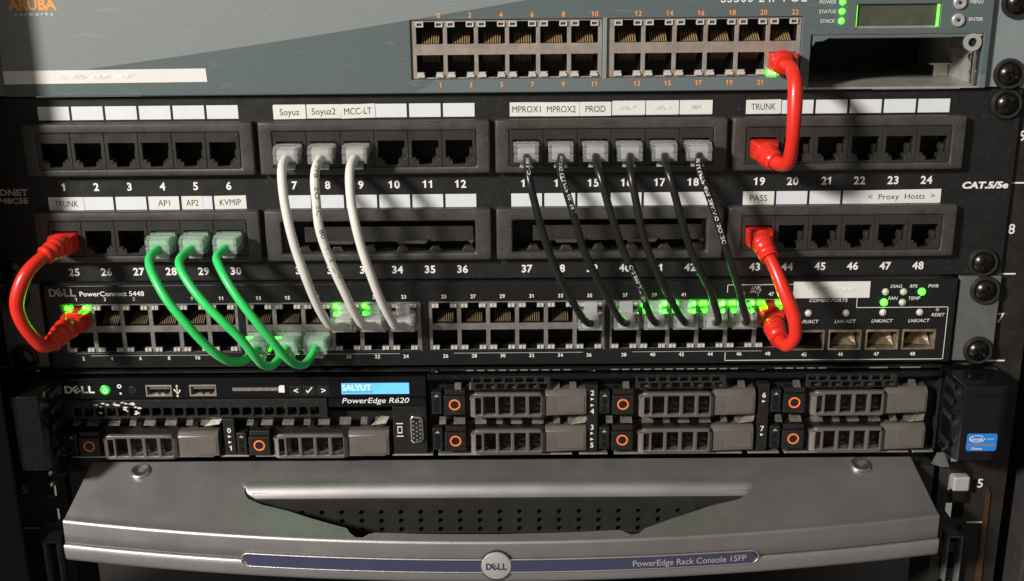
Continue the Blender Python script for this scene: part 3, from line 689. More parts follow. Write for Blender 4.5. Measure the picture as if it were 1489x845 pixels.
# drive bays
def drive_carrier(bx, bz):
    Y0 = YV
    o = (bx, Y0, bz)
    g = G().box(bx-12, bx+65.4, Y0+6, Y0+14, bz-6.6, bz+7.6)
    dc = part('drive_carrier', g, 'srv', srv, org=o)
    g = G().box(bx-11.4, bx-6.4, Y0-.6, Y0+6, bz-5.4, bz+6.4)
    part('indicator_block', g, 'srv', dc, org=o, bev=.35)
    g = G().box(bx-9.9, bx-8.0, Y0-.75, Y0-.55, bz-.2, bz+2.6).box(bx-9.9, bx-8.0, Y0-.75, Y0-.55, bz-4.2, bz-1.4)
    part('indicator_window', g, 'gloss', dc, org=o)
    g = G().prism([(bx-10, bz+4.1), (bx-9.2, bz+4.5), (bx-8.9, bz+5.3), (bx-8.6, bz+4.5), (bx-7.8, bz+4.1), (bx-7.8, bz+3.9), (bx-10, bz+3.9)], Y0-.7, Y0-.62)
    part('activity_symbol', g, 'greyp', dc, org=o)
    g = G().box(bx-5.3, bx+5.3, Y0-1.6, Y0+6, bz-5.6, bz+4.4); g.box(bx-4.8, bx+5.3, Y0-.4, Y0+6, bz+4.6, bz+7.3)
    part('release_button', g, 'srv', dc, org=o, bev=.4)
    part('button_ring', G().ring(bx, bz, 2.85, 2.1, Y0-1.85, Y0-1.5, 32), 'ring', dc, org=o, smooth=40)
    # handle grille: raised frame with cut corners and four windows
    hs = [(bx+10.3, bx+13.2, bz-4.4, bz+4.6)]+[(bx+14.3+7.5*k, bx+20.2+7.4*k, bz-4.4, bz+5.2) for k in range(4)]
    g = G().plate(bx+7.8, bx+44.6, bz-6.0, bz+6.8, hs, Y0-4.4, Y0-1.6, back=True).mapv(lambda x, y, z: (x, y+(1.6 if x < bx+8 or x > bx+44.5 else 0), z-2.9 if z > bz+6.7 and (x > bx+44.5 or x < bx+8) else z))
    part('handle', g, 'taupe', dc, org=o, bev=.38, seg=3, smooth=35)
    g = G().add([(bx+44.7, Y0-2.2, bz-6.0), (bx+65.0, Y0-2.2, bz-5.4), (bx+65.0, Y0-2.2, bz+5.2), (bx+44.7, Y0-2.2, bz+5.0), (bx+44.7, Y0+.2, bz+7.0), (bx+65.0, Y0+.2, bz+7.4),
                 (bx+44.7, Y0+5.8, bz-6.0), (bx+65.0, Y0+5.8, bz-5.4), (bx+65.0, Y0+5.8, bz+7.4), (bx+44.7, Y0+5.8, bz+7.0)],
                [(0,1,2,3), (3,2,5,4), (0,6,7,1), (6,9,8,7), (4,5,8,9), (0,3,4,9,6), (1,7,8,5,2)])
    part('latch_plate', g, 'taupe', dc, org=o, bev=.4, seg=3, smooth=35)
    g = G().box(bx+51.0, bx+63.8, Y0-2.42, Y0-2.1, bz-4.2, bz+4.3)
    part('latch_inset', g, 'taupe2', dc, org=o, bev=.2)
    g = G()
    for k in range(4):
        x = bx+14.2+7.75*k
        g.box(x+.6, x+5.0, Y0+2.5, Y0+3.3, bz-2.6-.4*(k % 2), bz-2.1-.4*(k % 2)); g.box(x+2.8, x+3.5, Y0+2.9, Y0+3.5, bz-3.6, bz+4.0)
    part('grille_bars', g, 'screw', dc, org=o)
    return dc
DC = drive_carrier(-22, -63.1)
for bx, bz in ((-22, -82.6), (60.9, -63.5), (60.9, -82.7), (145.1, -63.2), (145.7, -82.6), (-205.1, -84.2), (-120, -84.3)):
    dup(DC, srv, (bx, YV, bz))
g = G().box(-35.5, 217, YV+8, YV+14, -91, -46)
part('drive_backplane', g, 'hole', srv, org=(90, YV, -70))
part('drive_backplane', G().box(-217, -36, YV+8.1, YV+14, -91, -70), 'hole', srv, org=(-126, YV, -80))
for x0, x1, items in ((43.2, 48.6, (('2', -57.8), ('4', -67.6), ('3', -76.2), ('5', -85.9))), (127.6, 133.0, (('6', -59.6), ('7', -77.5))), (-137.6, -132.0, (('0', -76.6), ('1', -86.2)))):
    z0 = -70.5 if x0 < 0 else -53.6
    pl = part('number_strip', G().box(x0, x1, YV-.4, YV+7.9, -89.4, z0), 'srv', srv, org=((x0+x1)/2, YV, -72), bev=.3)
    for t, z in items:
        text(t, (x0+x1)/2, z, 2.6, pl, 'white', y=YV-.46, bold=.015, name='bay_number')
        up = t in '240135'; dzz = -3.3 if t in '2603' else 3.2; zc = z+(-3.3 if t in '2306' else (3.2 if t in '451' else -3.3))
        part('bay_arrow', G().prism([((x0+x1)/2-.8, zc-.7), ((x0+x1)/2+.9, zc), ((x0+x1)/2-.8, zc+.7)], YV-.46, YV-.42), 'white', pl, org=((x0+x1)/2, YV, zc))
# top edge grille over the drives
g = G().box(-35, 217, YV-.6, YV+7.9, -50.6, -47.6)
part('top_rail', g, 'gloss', srv, org=(90, YV, -49), bev=.5)
g = G().box(-217, 217, YV+1, YV+17.5, -46.3, -45.5)
part('top_cover', g, 'srv', srv, org=(0, YV, -46))
for x0, n in ((-12.5, 7), (68.2, 8), (151.5, 8)):
    hs = []
    for r in range(2):
        for k in range(n):
            xx = x0+k*5.2+(1.2 if r else 0); hs.append((xx, xx+3.6, -49.3-r*3.4-2.4, -49.3-r*3.4))
    part('vent_cluster', G().plate(x0-1.2, x0+n*5.2+1.4, -55.5, -48.6, hs, YV-1.1, YV+.5), 'vent', srv, org=(x0, YV, -51), bev=.35, seg=1)
for x0, x1 in ((-16, 33), (55, 118), (135, 160)):
    x = x0
    while x < x1:
        part('cover_slot', G().box(x, x+3.6, YV+.55, YV+.95, -46.2, -45.65), 'lip', srv, org=(x, YV, -46)); x += 5.3
for x0, x1 in ((181, 190), (196, 206)):
    part('cover_slot', G().box(x0, x1, YV+.55, YV+.95, -46.2, -45.6), 'lip', srv, org=(x0, YV, -46))
for x in (-31.5, 45.6, 128.1):
    part('cover_screw', G().lathe(x, -46.0, [(2.6, YV+.9), (2.4, YV+.2), (1.4, YV), (1.0, YV+.3), (.02, YV+.4)], 24).mapv(lambda a, b, c: (a, b, -46+(c+46)*.5)), 'screw', srv, org=(x, YV, -46), smooth=40)
# video connector
hs = []
for r, zo in enumerate((-1.9, 0, 1.9)):
    for k in range(5): hs.append((zo, k))
g = G().prism([(-44.4, -70.6), (-43.2, -69.1), (-38.9, -69.6), (-37.9, -71.0), (-37.7, -81.6), (-38.8, -83.2), (-43.0, -83.9), (-44.3, -82.4)], YV-1.6, YV+6)
vc = part('video_connector', g, 'steel', srv, org=(-41, YV, -76.5), bev=.5)
part('connector_face', G().prism([(-43.5, -70.9), (-42.8, -70.1), (-39.5, -70.5), (-38.8, -71.4), (-38.6, -81.3), (-39.3, -82.3), (-42.6, -82.9), (-43.4, -82.0)], YV-1.66, YV-1.4), 'hole', vc, org=(-41, YV, -76))
for zo, k in hs:
    part('contact', G().cyl(-41.1+zo*.85, -71.9-k*2.2-(1.0 if zo == 0 else 0), YV-1.85, YV-1.6, .55, 10), 'finger', vc, org=(-41, YV, -72))
part('connector_plate', G().box(-53, -36.2, YV-.1, YV+7.9, -90, -64.6), 'srv', srv, org=(-45, YV, -77), bev=.3)
part('monitor_symbol', G().ring(0, 0, 2.1, 1.5, YV-.18, YV-.12, 4).mapv(lambda a, b, c: (-49.7+(a-c)*.56, b, -77.0+(a+c)*.9)).box(-51.4, -48.0, YV-.18, YV-.12, -80.7, -80.2).box(-51.4, -48.0, YV-.18, YV-.12, -73.9, -73.4), 'white', srv, org=(-50, YV, -77))
# latch ears
for sgn in (1, -1):
    mp = (lambda x, y, z: (x, y, z)) if sgn > 0 else (lambda x, y, z: (-(x-3.2 if x < 230 else x), y*1.18 if y < 0 else y, z))
    e = part('latch_ear', G().add([(220.2,-24,-86), (240.3,-24,-86), (240.3,-24,-47.5), (220.2,-24,-47.5), (218.3,-13,-87.8), (242.2,-12,-87.8), (242.2,-12,-45.8), (218.3,-13,-45.8), (218.3,1.5,-87.8), (242.2,1.5,-87.8), (242.2,1.5,-45.8), (218.3,1.5,-45.8)],
        [(0,1,2,3), (0,4,5,1), (1,5,6,2), (2,6,7,3), (3,7,4,0), (4,8,9,5), (5,9,10,6), (6,10,11,7), (7,11,8,4), (8,11,10,9)]).mapv(mp), 'gloss', srv, org=(sgn*230, -10, -87), bev=.7, seg=3, smooth=35, label='black mounting ear with a blue sticker' if sgn > 0 else None)
    part('top_ridge', G().box(222.5, 239.5, -24.6, -24.05, -52.4, -51.6).mapv(mp), 'gloss', e, org=(sgn*231, -24, -52), bev=.25)
    for z in (-50, -58, -66, -80):
        part('side_rib', G().box(217.2, 218.6, -17, -6, z-2.2, z+1.0).mapv(mp), 'srv', e, org=(sgn*218, -12, z), bev=.5)
    g = G().add([(216.4,-16,-93), (220,-16,-93), (220,-8,-89), (216.4,-8,-89), (216.4,-2,-98), (220,-2,-98)], [(0,1,2,3), (0,4,5,1), (2,5,4,3), (0,3,4), (1,5,2)]).mapv(mp)
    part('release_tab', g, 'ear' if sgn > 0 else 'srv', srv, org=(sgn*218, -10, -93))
    if sgn > 0:
        st = part('processor_sticker', G().prism([(223.6+a, -80.6+b) for a, b in ((.8, 0), (13.6, 0), (14.4, .8), (14.4, 8.2), (13.6, 9), (.8, 9), (0, 8.2), (0, .8))], -24.25, -24.05), 'stblue', e, org=(230.8, -24, -76))
        # (sticker band, oval swirl and words are flat print)
        part('sticker_band', G().box(223.9, 237.7, -24.32, -24.27, -77.9, -77.0), 'stsilver', srv, org=(231, -24, -77))
        g = G(); n = 36
        for k in range(n-3):
            a0, a1 = 2*math.pi*(k+4)/n, 2*math.pi*(k+5)/n
            q = lambda a, r: (228.4+3.7*r*math.cos(a), -74.3+1.85*r*math.sin(a))
            g.sheet([q(a0, 1), q(a1, 1), q(a1, .86), q(a0, .86)], -24.30)
        tgeo(g, 'intel', 228.4, -74.4, -24.31, 1.8, w=4.9, bold=.01); tgeo(g, 'inside', 234.6, -74.3, -24.31, .7, w=3.6); tgeo(g, 'Xeon', 228.6, -79.3, -24.31, 1.25, w=5.2, bold=.012)
        part('sticker_lettering', g, 'white', srv, org=(230, -24, -76))

# ------------------------------------------------------------ console drawer
con = thing('console_drawer', 'silver rack console drawer with bowed front, dark perforated handle recess and blue stripe', 'console drawer', (0, -10, -133.5))
def yf(x): return -53.2+22.4*(abs(x)/212.0)**2
ZT = -112.0
def topz(x, y):                                     # sloping lid
    f = yf(x); t = (y+1.0)/(f+1.0); return -94.6+(ZT+94.6)*t
OPEN = [(-127, -16.4), (-126.4, -20.6), (-123.7, -24.0), (-115.3, -28.0), (-102.1, -32.0), (-90.7, -36.6), (-80, -40.5), (-72.2, -43.2), (-70.2, -46.2), (-67.4, -48.6), (-64.0, -48.9), (-61.2, -46.9), (-58.5, -46.2), (-37.7, -47.5), (-18, -48.0), (0, -48.1), (30.7, -47.3), (56.8, -45.6), (59.2, -46.9), (62, -48.2), (65.6, -47.4), (68.6, -44.4), (76, -41.2), (83.8, -37.8), (102.4, -30.3), (116.4, -26.4), (122, -22.6), (124.6, -19.4), (125.2, -16.4)]
YB = -14.5
def opn(x):
    for (a, p), (b, q) in zip(OPEN, OPEN[1:]):
        if a <= x <= b: return p+(q-p)*(x-a)/(b-a)
    return None
xs = sorted(set([round(-212+424*i/106, 2) for i in range(107)]+[a for a, _ in OPEN]+[-206, 206]))
g = G(); NB = 5; cols = []
def hw(y): return 212.5-6.0*(y+31)/30.0 if y > -31 else 212.5
for x in xs:
    f = yf(x); col = []
    # outline: straight lid, front edge rounding, front face
    yo = opn(x)
    sxk = lambda y: x*hw(y)/212.5
    back = [(sxk(y), y, topz(x, y)) for y in (-1.0, -5, -9, -12, YB+.4 if YB+.4 > f else YB)]
    mid = YB if yo is None else None
    fy0 = (YB-1.5) if yo is None else yo
    n = 6; fr = []
    for k in range(n+1):
        y = fy0+(f+1.6-fy0)*k/n; fr.append((sxk(y), y, topz(x, y)))
    r = 1.6
    for a in (25, 50, 75, 90):
        a_ = math.radians(a); fr.append((sxk(f), f+r-r*math.sin(a_)*1.0, topz(x, f+r)-r*(1-math.cos(a_))))
    fr += [(sxk(f), f-.25, -118), (sxk(f), f-.35, -122.6), (sxk(f), f+.2, -123.4), (sxk(f), f+1.5, -123.7)]
    d = 0 if yo is None else min(1, max(0, (YB-1.4-yo)/6.5))**.6
    lipc = []
    if yo is not None:
        for k in range(1, 8):
            t = k/7; a = t*math.pi*.5
            lipc.append((x, YB-6.5*d*math.sin(a)*.95, topz(x, YB)-8.0*d*(1-math.cos(a))-.0))
        lipc.append((x, YB-6.6*d, topz(x, YB)-9.5*d))
        skirt = (x, yo+.6, topz(x, yo)-1.8)
    cols.append((back, fr, lipc, (skirt if yo is not None else None)))
for i in range(len(xs)-1):
    b0, f0, l0, s0 = cols[i]; b1, f1, l1, s1 = cols[i+1]
    def strip(A, B):
        o = len(g.v); g.v += A+B; n = len(A)
        for k in range(n-1): g.f.append([o+k, o+n+k, o+n+k+1, o+k+1]); g.m.append(0)
    if l0 and l1:
        strip(b0+l0, b1+l1); strip([s0]+f0, [s1]+f1)
    elif not l0 and not l1:
        strip(b0+f0, b1+f1)
    else:                                            # at the tips
        strip(b0+f0, b1+f1)
for s in (0, -1):                                    # side cheeks
    b, f, _, _ = cols[s]; e = b+f; g.add(e+[(e[-1][0], -1, -123.7)], [list(range(len(e)+1))])
def weld(g):
    m = {}; nv = []; idx = []
    for v in g.v:
        k = (round(v[0], 3), round(v[1], 3), round(v[2], 3))
        if k not in m: m[k] = len(nv); nv.append(v)
        idx.append(m[k])
    nf = []; nm = []
    for f, mm in zip(g.f, g.m):
        q = []
        for i in f:
            if idx[i] not in q: q.append(idx[i])
        if len(q) > 2: nf.append(q); nm.append(mm)
    g.v, g.f, g.m = nv, nf, nm; return g
lid = part('lid', weld(g), 'silver', con, org=(0, -30, -124), smooth=38)
g = G(); cols = []
for x in xs:
    f = yf(x)-.5
    prof = [(f+3, -124.2), (f+.9, -124.25), (f+.3, -124.5), (f, -125.0), (f-.15, -127), (f+.2, -131.0), (f+.8, -132.6), (f+2, -133.4), (f+4, -133.6), (-1, -133.6)]
    cols.append([(x*(1.004), y, z) for y, z in prof])
for i in range(len(xs)-1):
    A, B = cols[i], cols[i+1]; o = len(g.v); g.v += A+B; n = len(A)
    for k in range(n-1): g.f.append([o+k, o+n+k, o+n+k+1, o+k+1]); g.m.append(0)
for s in (0, -1): e = cols[s]; g.add(e+[(e[0][0], -1, -124.2)], [list(range(len(e)+1))])
part('base_tray', weld(g), 'silver2', con, org=(0, -30, -133), smooth=38)
# perforated grille
g = G(); nx, nz = 25, 4; px_, pz_ = 9.72, 4.7; rr = 1.35
X0, Z0 = -nx*px_/2, -124.4
for i in range(nx):
    for k in range(nz):
        cx, cz = X0+(i+.5)*px_, Z0+(k+.5)*pz_; n = 16; vs_ = []; fs = []
        if k == 3: g.box(cx-px_/2, cx+px_/2, -22, -20, cz-pz_/2, cz+pz_/2); continue
        for t in range(n):
            a = 2*math.pi*t/n; c, s = math.cos(a), math.sin(a); q = 1/max(abs(c), abs(s))
            vs_ += [(cx+c*q*px_/2, -22.0, cz+s*q*pz_/2), (cx+rr*c, -22.0, cz+rr*s), (cx+rr*c, -19.6, cz+rr*s)]
        for t in range(n):
            u = (t+1) % n; fs += [(3*t, 3*u, 3*u+1, 3*t+1), (3*t+1, 3*u+1, 3*u+2, 3*t+2)]
        g.add(vs_, fs)
part('perforated_grille', g, 'grille', con, org=(0, -22, -116))
part('recess_back', G().box(-122, 122, -19.5, -19, -124.4, -103).box(-100, 100, -44, -22.5, -125.2, -124.5), 'hole', con, org=(0, -19, -116))
# blue stripe following the bow
g = G(); N_ = 90; top = []; bot = []
for i in range(N_+1):
    x = -121.5+243*i/N_; e = min(x+121.5, 121.5-x); h = 2.8 if e > 2.8 else math.sqrt(max(0, 7.84-(2.8-e)**2))
    top.append((x, yf(x)-1.35, -123.7+h)); bot.append((x, yf(x)-1.35, -123.7-h))
g.add(top+bot, [(i, i+1, N_+2+i, N_+1+i) for i in range(N_)])
o2 = [(x, y+1.5, z) for x, y, z in top]; o3 = [(x, y+1.5, z) for x, y, z in bot]
g.add(top+o2, [(i, i+1, N_+2+i, N_+1+i) for i in range(N_)]); g.add(bot+o3, [(i, i+1, N_+2+i, N_+1+i) for i in range(N_)])
part('blue_stripe', weld(g), 'blue', con, org=(0, yf(0), -120.6), smooth=40)
def rimpts():
    pts = []
    for i in range(0, 61): x = -119+238*i/60; pts.append((x, -127.0))
    for i in range(1, 12): a = -math.pi/2+math.pi*i/12; pts.append((119+3.3*math.cos(a), -123.7+3.3*math.sin(a)))
    for i in range(0, 61): x = 119-238*i/60; pts.append((x, -120.4))
    for i in range(1, 12): a = math.pi/2+math.pi*i/12; pts.append((-119+3.3*math.cos(a), -123.7+3.3*math.sin(a)))
    pts.append(pts[0]); return [(x, yf(x)-1.0, z) for x, z in pts]
part('stripe_rim', G().tube(rimpts(), .42, 8), 'silver2', con, org=(0, yf(0), -120.6), smooth=60)
part('console_lettering', tgeo(G(), 'PowerEdge Rack Console 15FP', 62.5, -123.7, 0, 3.0, align='L', bold=.010, w=54, fn=lambda x, z: (x, yf(x)-1.46, z)), 'badge', con, org=(90, yf(90), -120.6))
bd = part('badge', G().lathe(-1.3, -123.3, [(7.2, yf(0)+1), (7.2, yf(0)-1.2), (6.8, yf(0)-1.8), (6.2, yf(0)-2.0), (.02, yf(0)-2.1)], 48), 'badge', con, org=(-1.3, yf(0), -123.3), smooth=35)
part('badge_rim', G().ring(-1.3, -123.3, 7.7, 7.25, yf(0)-1.3, yf(0)+1, 48), 'grille', con, org=(-1.3, yf(0), -123.3), smooth=40)
part('badge_lettering', four_letter_logo(G(), -6.1, 3.6, -123.3, 3.2, yf(0)-2.2, bold=.035), 'badgeink', bd, org=(-1.3, yf(0), -123.3))
for x, y in ((-180, -6.2), (180.2, -5.4)):
    z = topz(x, y)
    g = G().lathe(0, 0, [(5.0, .5), (5.0, -.5), (4.4, -1.0), (3.6, -1.0), (2.6, -.3), (1.2, .1), (.02, .2)], 30).mapv(lambda a, b, c: (x+a, y+c*.95+b*.3, z+c*.32-b*.95))
    part('lid_screw', g, 'steel', con, org=(x, y, z), smooth=40)
part('sled', G().box(-219, 219, 0, 380, -133, -100), 'body', con, org=(0, 100, -133))
for sgn in (1, -1):
    g = G().box(229.3, 230.4, -2, 200, -166, -139).box(230.4, 236.2, -2, 200, -140.2, -139).box(236.2, 237.4, -2, 200, -186, -139).mapv(lambda x, y, z: (sgn*x, y, z))
    part('slide_rail', g, 'ear', con, org=(sgn*233, 0, -150), bev=.3)
nt_ = thing('cage_nut', 'small grey square cage nut clipped into the post beside number five', 'cage nut', (232.3, 1, -109))
part('nut_body', G().box(228.2, 236.6, -3.6, 2.2, -113, -105), 'nut', nt_, bev=1.0, seg=2)
part('nut_clip', G().box(229, 236, -1.5, 2.2, -120, -113.2), 'screw', nt_, bev=.6)
for k, (z, s) in enumerate(((-101, 2.0), (-107.6, 1.7))):
    q = thing('panel_bolt', ('rounded steel bolt on the left post near number five, upper of two', 'rounded steel bolt on the left post near number five, lower of two')[k], 'bolt', (-229.5, 2.2, z))
    part('bolt_head', G().lathe(-229.5, z, [(s*1.2, 2.2), (s*1.1, .4), (s*.5, -.6), (.02, -.7)], 18), 'steel', q, smooth=50)

# ------------------------------------------------------------ rack screws
X = 232.55
rack_screw(X, 126.8, -1.0, 'black cross head screw, upper one in the slate ear beside the display', .2)
rack_screw(X, 95.4, -1.0, 'black cross head screw, lower one in the slate ear beside the open bay', .9)
rack_screw(X+.9, 81.8, 0, 'black cross head screw at the top corner of the patch panel', .1)
rack_screw(X-1.3, 6.6, 0, 'black cross head screw in the patch panel below the printed cable grade', .4)
rack_screw(X+.7, -6.9, -1.2, 'black cross head screw, upper one in the grey ear beside the switch lights', .6)
rack_screw(X+.6, -37.6, -1.2, 'black cross head screw, lower one in the grey ear beside the switch cages', 1.1)
rack_screw(-X, 6.4, 0, 'shaded black screw in the patch panel behind the looped red cable', .3)
rack_screw(-X, -6.6, -1.2, 'shaded black screw in the left switch ear, upper one, behind the red loop', .8)
rack_screw(-X, -38.1, -1.2, 'shaded black screw in the left switch ear, lower one, under the red loop', .2)

# ------------------------------------------------------------ cables
PATHS = {
'white7':[(-94.6,-2,62.4),(-94.6,-10,62.4),(-94.6,-15,62.2),(-94.5,-25,60.4),(-93.7,-31,56.2),(-92.6,-34,46.1),(-90.8,-36,35.8),(-88.6,-36,24.8),(-85.7,-35,13.6),(-83.2,-32,2.8),(-80.5,-27.5,-7.6),(-77.5,-22,-15.4),(-73.1,-14,-18.2),(-73.1,-8,-18.2),(-73.1,-3,-18.2)],
'white8':[(-79.0,-2,62.4),(-79.0,-10,62.4),(-79.0,-15,62.2),(-79.3,-25,60.3),(-79.3,-31,56.1),(-78.6,-34,45.9),(-77.7,-36,35.5),(-75.1,-36,24.6),(-71.6,-35,13.5),(-67.8,-32,1.8),(-65.1,-27.5,-7.7),(-62.4,-22,-15.2),(-59.1,-14,-18.2),(-59.1,-8,-18.2),(-59.1,-3,-18.2)],
'white9':[(-63.4,-2,62.4),(-63.4,-10,62.4),(-63.4,-15,62.2),(-64.1,-25,60.1),(-63.9,-31,55.9),(-63.2,-34,45.8),(-61.4,-36,35.5),(-59.1,-36,24.5),(-56.1,-35,13.3),(-52.7,-32,0.7),(-49.8,-27.5,-8.7),(-47.3,-22,-16.0),(-45.1,-14,-18.2),(-45.1,-8,-18.2),(-45.1,-3,-18.2)],
'green28':[(-156.5,-2,20.9),(-156.5,-10,20.9),(-156.5,-15,20.7),(-158.0,-24,19.1),(-156.5,-30,16.6),(-152.0,-36,10.3),(-146.6,-40,2.8),(-139.5,-42,-6.2),(-133.1,-41,-15.4),(-127.1,-38,-23.7),(-122.8,-33,-28.8),(-119.2,-27,-30.8),(-117.3,-21,-30.9),(-115.0,-14,-29.5),(-115.0,-8,-29.5),(-115.0,-3,-29.5)],
'green29':[(-141.0,-2,20.9),(-141.0,-10,20.9),(-141.0,-15,20.7),(-143.9,-24,18.7),(-143.0,-30,16.5),(-137.2,-36,9.2),(-130.2,-40,1.7),(-122.1,-42,-6.4),(-114.7,-41,-15.6),(-109.9,-38,-24.9),(-107.6,-33,-30.8),(-105.2,-27,-33.2),(-103.8,-21,-32.7),(-101.0,-14,-29.5),(-101.0,-8,-29.5),(-101.0,-3,-29.5)],
'green30':[(-125.4,-2,20.9),(-125.4,-10,20.9),(-125.4,-15,20.7),(-127.5,-24,18.8),(-125.1,-30,16.6),(-120.4,-36,10.8),(-114.4,-40,2.9),(-107.9,-42,-5.6),(-101.4,-41,-15.5),(-97.2,-38,-23.5),(-93.6,-33,-29.9),(-90.7,-27,-33.0),(-88.9,-21,-32.5),(-87.1,-14,-29.5),(-87.1,-8,-29.5),(-87.1,-3,-29.5)],
'black13':[(14.1,-2,62.4),(14.1,-10,62.4),(14.1,-15,62.2),(14.5,-24,59.2),(15.2,-28,54.6),(17.6,-30,44.2),(20.4,-31,33.4),(23.7,-31,22.4),(27.5,-31,12.7),(31.3,-29,4.0),(36.2,-25,-5.9),(40.7,-20,-14.4),(44.1,-14,-18.2),(44.1,-8,-18.2),(44.1,-3,-18.2)],
'black14':[(29.7,-2,62.4),(29.7,-10,62.4),(29.7,-15,62.2),(28.8,-24,59.1),(29.9,-28,54.5),(33.2,-30,44.0),(36.4,-31,33.3),(39.6,-31,22.3),(43.6,-31,13.3),(47.9,-29,4.5),(53.1,-25,-5.6),(57.7,-20,-14.5),(61.0,-14,-18.2),(61.0,-8,-18.2),(61.0,-3,-18.2)],
'black15':[(45.3,-2,62.4),(45.3,-10,62.4),(45.3,-15,62.2),(45.3,-24,59.0),(47.0,-28,54.3),(49.9,-30,43.9),(53.3,-31,33.2),(57.2,-31,22.1),(61.1,-31,13.8),(64.8,-29,5.7),(68.3,-25,-4.5),(72.0,-20,-13.6),(75.0,-14,-18.2),(75.0,-8,-18.2),(75.0,-3,-18.2)],
'black16':[(60.8,-2,62.4),(60.8,-10,62.4),(60.8,-15,62.2),(60.0,-24,58.8),(60.5,-28,54.2),(62.6,-30,43.8),(64.8,-31,33.2),(68.3,-31,22.0),(71.7,-31,14.0),(76.1,-29,4.9),(81.1,-25,-5.0),(86.2,-20,-14.1),(88.9,-14,-18.2),(88.9,-8,-18.2),(88.9,-3,-18.2)],
'black17':[(76.4,-2,62.4),(76.4,-10,62.4),(76.4,-15,62.2),(76.2,-24,58.7),(77.6,-28,54.0),(80.6,-30,43.6),(83.7,-31,33.0),(87.4,-31,21.9),(91.5,-31,13.2),(96.5,-29,4.1),(100.3,-25,-5.5),(103.2,-20,-14.9),(102.9,-14,-18.2),(102.9,-8,-18.2),(102.9,-3,-18.2)],
'black18':[(92.0,-2,62.4),(92.0,-10,62.4),(92.0,-15,62.2),(90.5,-24,58.6),(91.9,-28,53.9),(95.6,-30,44.3),(99.2,-31,34.5),(102.4,-31,25.1),(106.1,-31,14.3),(110.1,-29,3.3),(113.4,-25,-6.9),(116.5,-20,-15.3),(116.9,-14,-18.2),(116.9,-8,-18.2),(116.9,-3,-18.2)],
'red19':[(129.4,3,102.3),(129.4,-6,102.3),(126.6,-17,102.7),(128.0,-27,102.0),(128.5,-34,96.7),(128.3,-37,88.4),(128.1,-38,78.3),(128.3,-36,69.0),(128.1,-32,61.9),(126.0,-26,59.9),(123.5,-20,61.2),(122.8,-8,62.5),(122.8,0,62.5)],
'red25':[(-203.2,0,21.5),(-203.2,-8,21.3),(-202.7,-18,22.1),(-206.5,-27,19.7),(-210.5,-33,15.5),(-214.1,-36,8.4),(-216.1,-37,0.6),(-215.0,-37,-7.1),(-212.2,-35,-14.8),(-208.8,-31,-21.3),(-206.4,-25,-21.0),(-204.3,-19,-18.0),(-202.9,-9,-19),(-202.9,-2,-18)],
'red43':[(122.8,0,21.5),(122.8,-7,21.4),(122.4,-16,20.8),(124.3,-23,16.6),(126.7,-28,11.2),(129.3,-32,4.3),(132.2,-35,-2.9),(134.5,-37,-10.3),(134.9,-37,-17.7),(132.4,-34,-22.5),(130.8,-27,-22.5),(130.0,-21,-20.0),(130.9,-11,-19.5),(130.9,-2,-18)],
}
def plug_geo(x, y, z, up):
    """clear modular plug: front plane of the socket at y, sticks out 12 mm towards -y, latch on the given side"""
    s = 1 if up else -1
    g = G()
    pr = [(8, 3.3), (-.5, 4.05), (-2.6, 4.05), (-2.9, 2.7), (-5.6, 2.5), (-5.9, 4.05), (-7.6, 4.05), (-7.9, 3.55), (-8.8, 3.55), (-9.0, 3.95), (-10.0, 3.9), (-10.3, 3.4), (-12.0, 3.0), (-12.2, .6), (-11.6, .2), (-11.6, -.6), (-12.2, -1.0), (-12.0, -3.6), (-9, -4.05), (-2, -4.05), (8, -3.4)]
    n = len(pr); vs_ = []
    for w, q in ((-5.85, 1), (5.85, 1)):
        for yy, zz in pr: vs_.append((x+w*(.95 if yy < -9.5 else 1), y+yy, z-s*zz))
    g.add(vs_, [list(range(n)), list(range(2*n-1, n-1, -1))]+[(i, (i+1) % n, n+(i+1) % n, n+i) for i in range(n)])
    return g
def latch_geo(x, y, z, up):
    s = 1 if up else -1
    pr = [(6.5, 4.1), (0, 4.9), (-6.5, 6.4 if not up else 8.6)]; g = G(); vs_ = []
    for (yy, zz), w in zip(pr, (2.4, 2.5, 3.1)):
        vs_ += [(x-w, y+yy, z+s*zz), (x+w, y+yy, z+s*zz), (x+w, y+yy, z+s*(zz+.95)), (x-w, y+yy, z+s*(zz+.95))]
    fs = [(0,1,2,3), (11,10,9,8)]
    for k in range(2):
        for i in range(4): fs.append((4*k+i, 4*k+(i+1) % 4, 4*k+4+(i+1) % 4, 4*k+4+i))
    g.add(vs_, fs)
    if up: g.add([(x-3.2,y-7.4,z+3.9), (x+3.2,y-7.4,z+3.9), (x+3.2,y-7.4,z+9.2), (x-3.2,y-7.4,z+9.2), (x-3.2,y-6.4,z+3.9), (x+3.2,y-6.4,z+3.9), (x+3.2,y-5.6,z+9.2), (x-3.2,y-5.6,z+9.2)], [(0,1,2,3), (7,6,5,4), (0,4,5,1), (1,5,6,2), (2,6,7,3), (3,7,4,0)])
    return g
PG = {}; ends = []
def plug(cable, x, y, z, up, wire):
    k = up
    if k not in PG:
        PG[k] = part('plug', plug_geo(x, y, z, up), 'clear', cable, org=(x, y, z), bev=.35, seg=2)
        part('latch', latch_geo(x, y, z, up), 'tab', PG[k], org=(x, y, z), bev=.25, seg=1)
        g = G()
        for i in range(8):
            xx = x-3.57+1.02*i; g.box(xx-.16, xx+.16, y-2, y+6, z-(1.6 if up else -1.2), z-(1.6 if up else -1.2)+.4)
        part('wire_row', g, 'pin_dull', PG[k], org=(x, y, z))
        return PG[k]
    return dup(PG[k], cable, (x, y, z))
